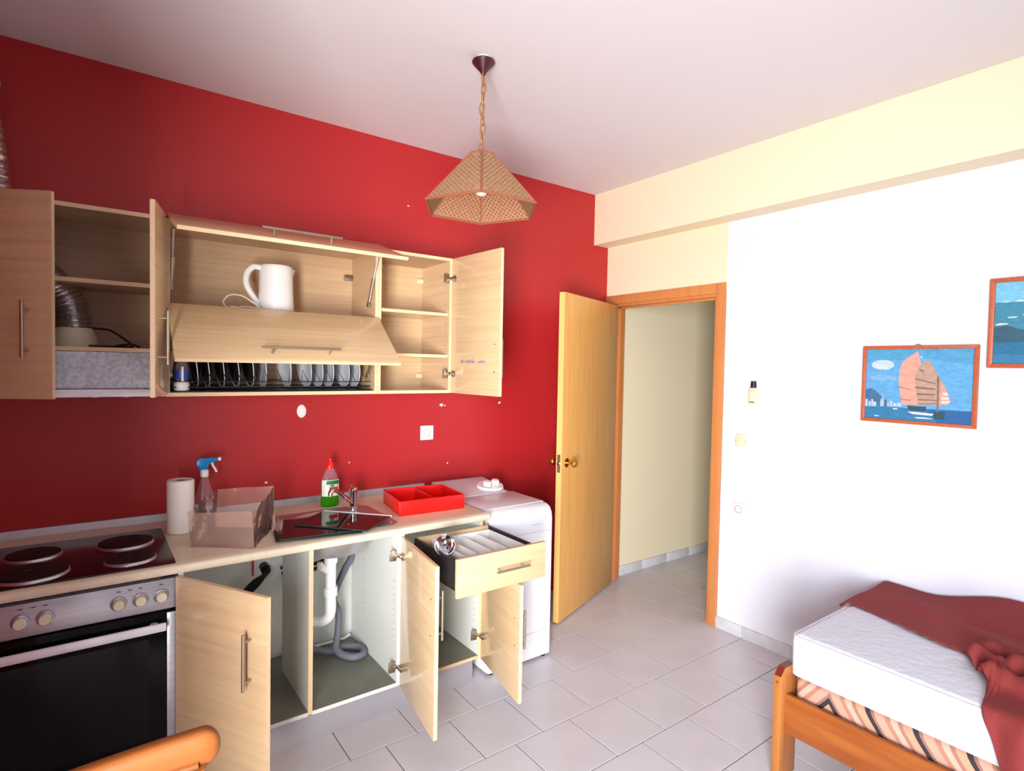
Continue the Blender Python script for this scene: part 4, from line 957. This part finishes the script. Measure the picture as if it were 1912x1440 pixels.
# ---------------------------------------------------------------- pine chair in the corner of the view
ch = thing('pine_chair', (-3.16, -2.05, 0), 'orange pine chair with curved crest rail in front of the oven', 'chair')
CW = .225; CXc = -3.165
def crest(x): k = (x-CXc)/CW; return .895-.038*abs(k)**2*0, -1.862-.0*k
P = []
N_ = 44
top, bot = [], []
for i in range(N_+1):
    k = math.sin(math.pi*(-.5+i/N_)); x = CXc+k*(CW+.018); sag = .012*(1-k*k)
    P.append((x, -1.885+sag, k))
rowsC = []
for x, y, k in P:
    zt2 = .905-.012*(1-abs(k))**1.3; e = max(0, (abs(k)-.88)/.12)
    hgt = .075*(1-.0*e); rd = math.sqrt(max(0, 1-e*e)); mid = zt2-.034
    prof = []
    for a in range(0, 360, 20):
        ca, sa = math.cos(R(a)), math.sin(R(a))
        prof.append(V((x, y+.020*max(rd, .06)*(abs(ca)**.6)*(1 if ca >= 0 else -1), mid+.034*max(rd, .06)*(abs(sa)**.6)*(1 if sa >= 0 else -1))))
    prof.append(prof[0]); rowsC.append(prof)
m = MB().grid(rowsC); n_ = len(rowsC[0]); m.f += [tuple(range(n_-1)), tuple(range((N_)*n_, N_*n_+n_-1))]; m.mi += [0, 0]
m.build('crest_rail', 'pine_chair', ch, smooth=50)
MB().tube([(CXc-CW+.02, -1.892, .842)]+[(CXc+k*(CW-.02), -1.892+.012*(1-k*k), .842) for k in (-.6, -.3, 0, .3, .6)]+[(CXc+CW-.02, -1.892, .842)], .017, 10).build('crest_moulding', 'pine_chair', ch)
for s in (-1, 1):
    x = CXc+s*(CW-.028)
    MB().tube(spline([(x, -1.90, .845), (x, -1.915, .65), (x, -1.93, .45), (x, -1.90, .2), (x, -1.865, 0)], 6), .02, 12).build('back_leg', 'pine_v', ch)
    MB().tube([(x, -2.33, .43), (x, -2.33, .2), (x, -2.335, 0)], .02, 12, rad=[.021, .019, .016]).build('front_leg', 'pine_v', ch)
    MB().cyl((x, -1.90, .22), (x, -2.33, .22), .012, n=10).build('stretcher', 'pine_v', ch)
MB().box(CXc-CW, CXc+CW, -2.36, -1.925, .43, .455).build('seat', 'pine_chair', ch, bevel=.01)
MB().cyl((CXc-CW+.03, -2.33, .26), (CXc+CW-.03, -2.33, .26), .012, n=10).build('stretcher', 'pine_v', ch)
for k in (-.6, -.3, 0, .3, .6):
    x = CXc+k*(CW-.03); yy = -1.885+.012*(1-k*k); MB().cyl((x, -1.95, .45), (x, yy, .84-.03*(1-abs(k))), .011, n=10).build('spindle', 'pine_v', ch)
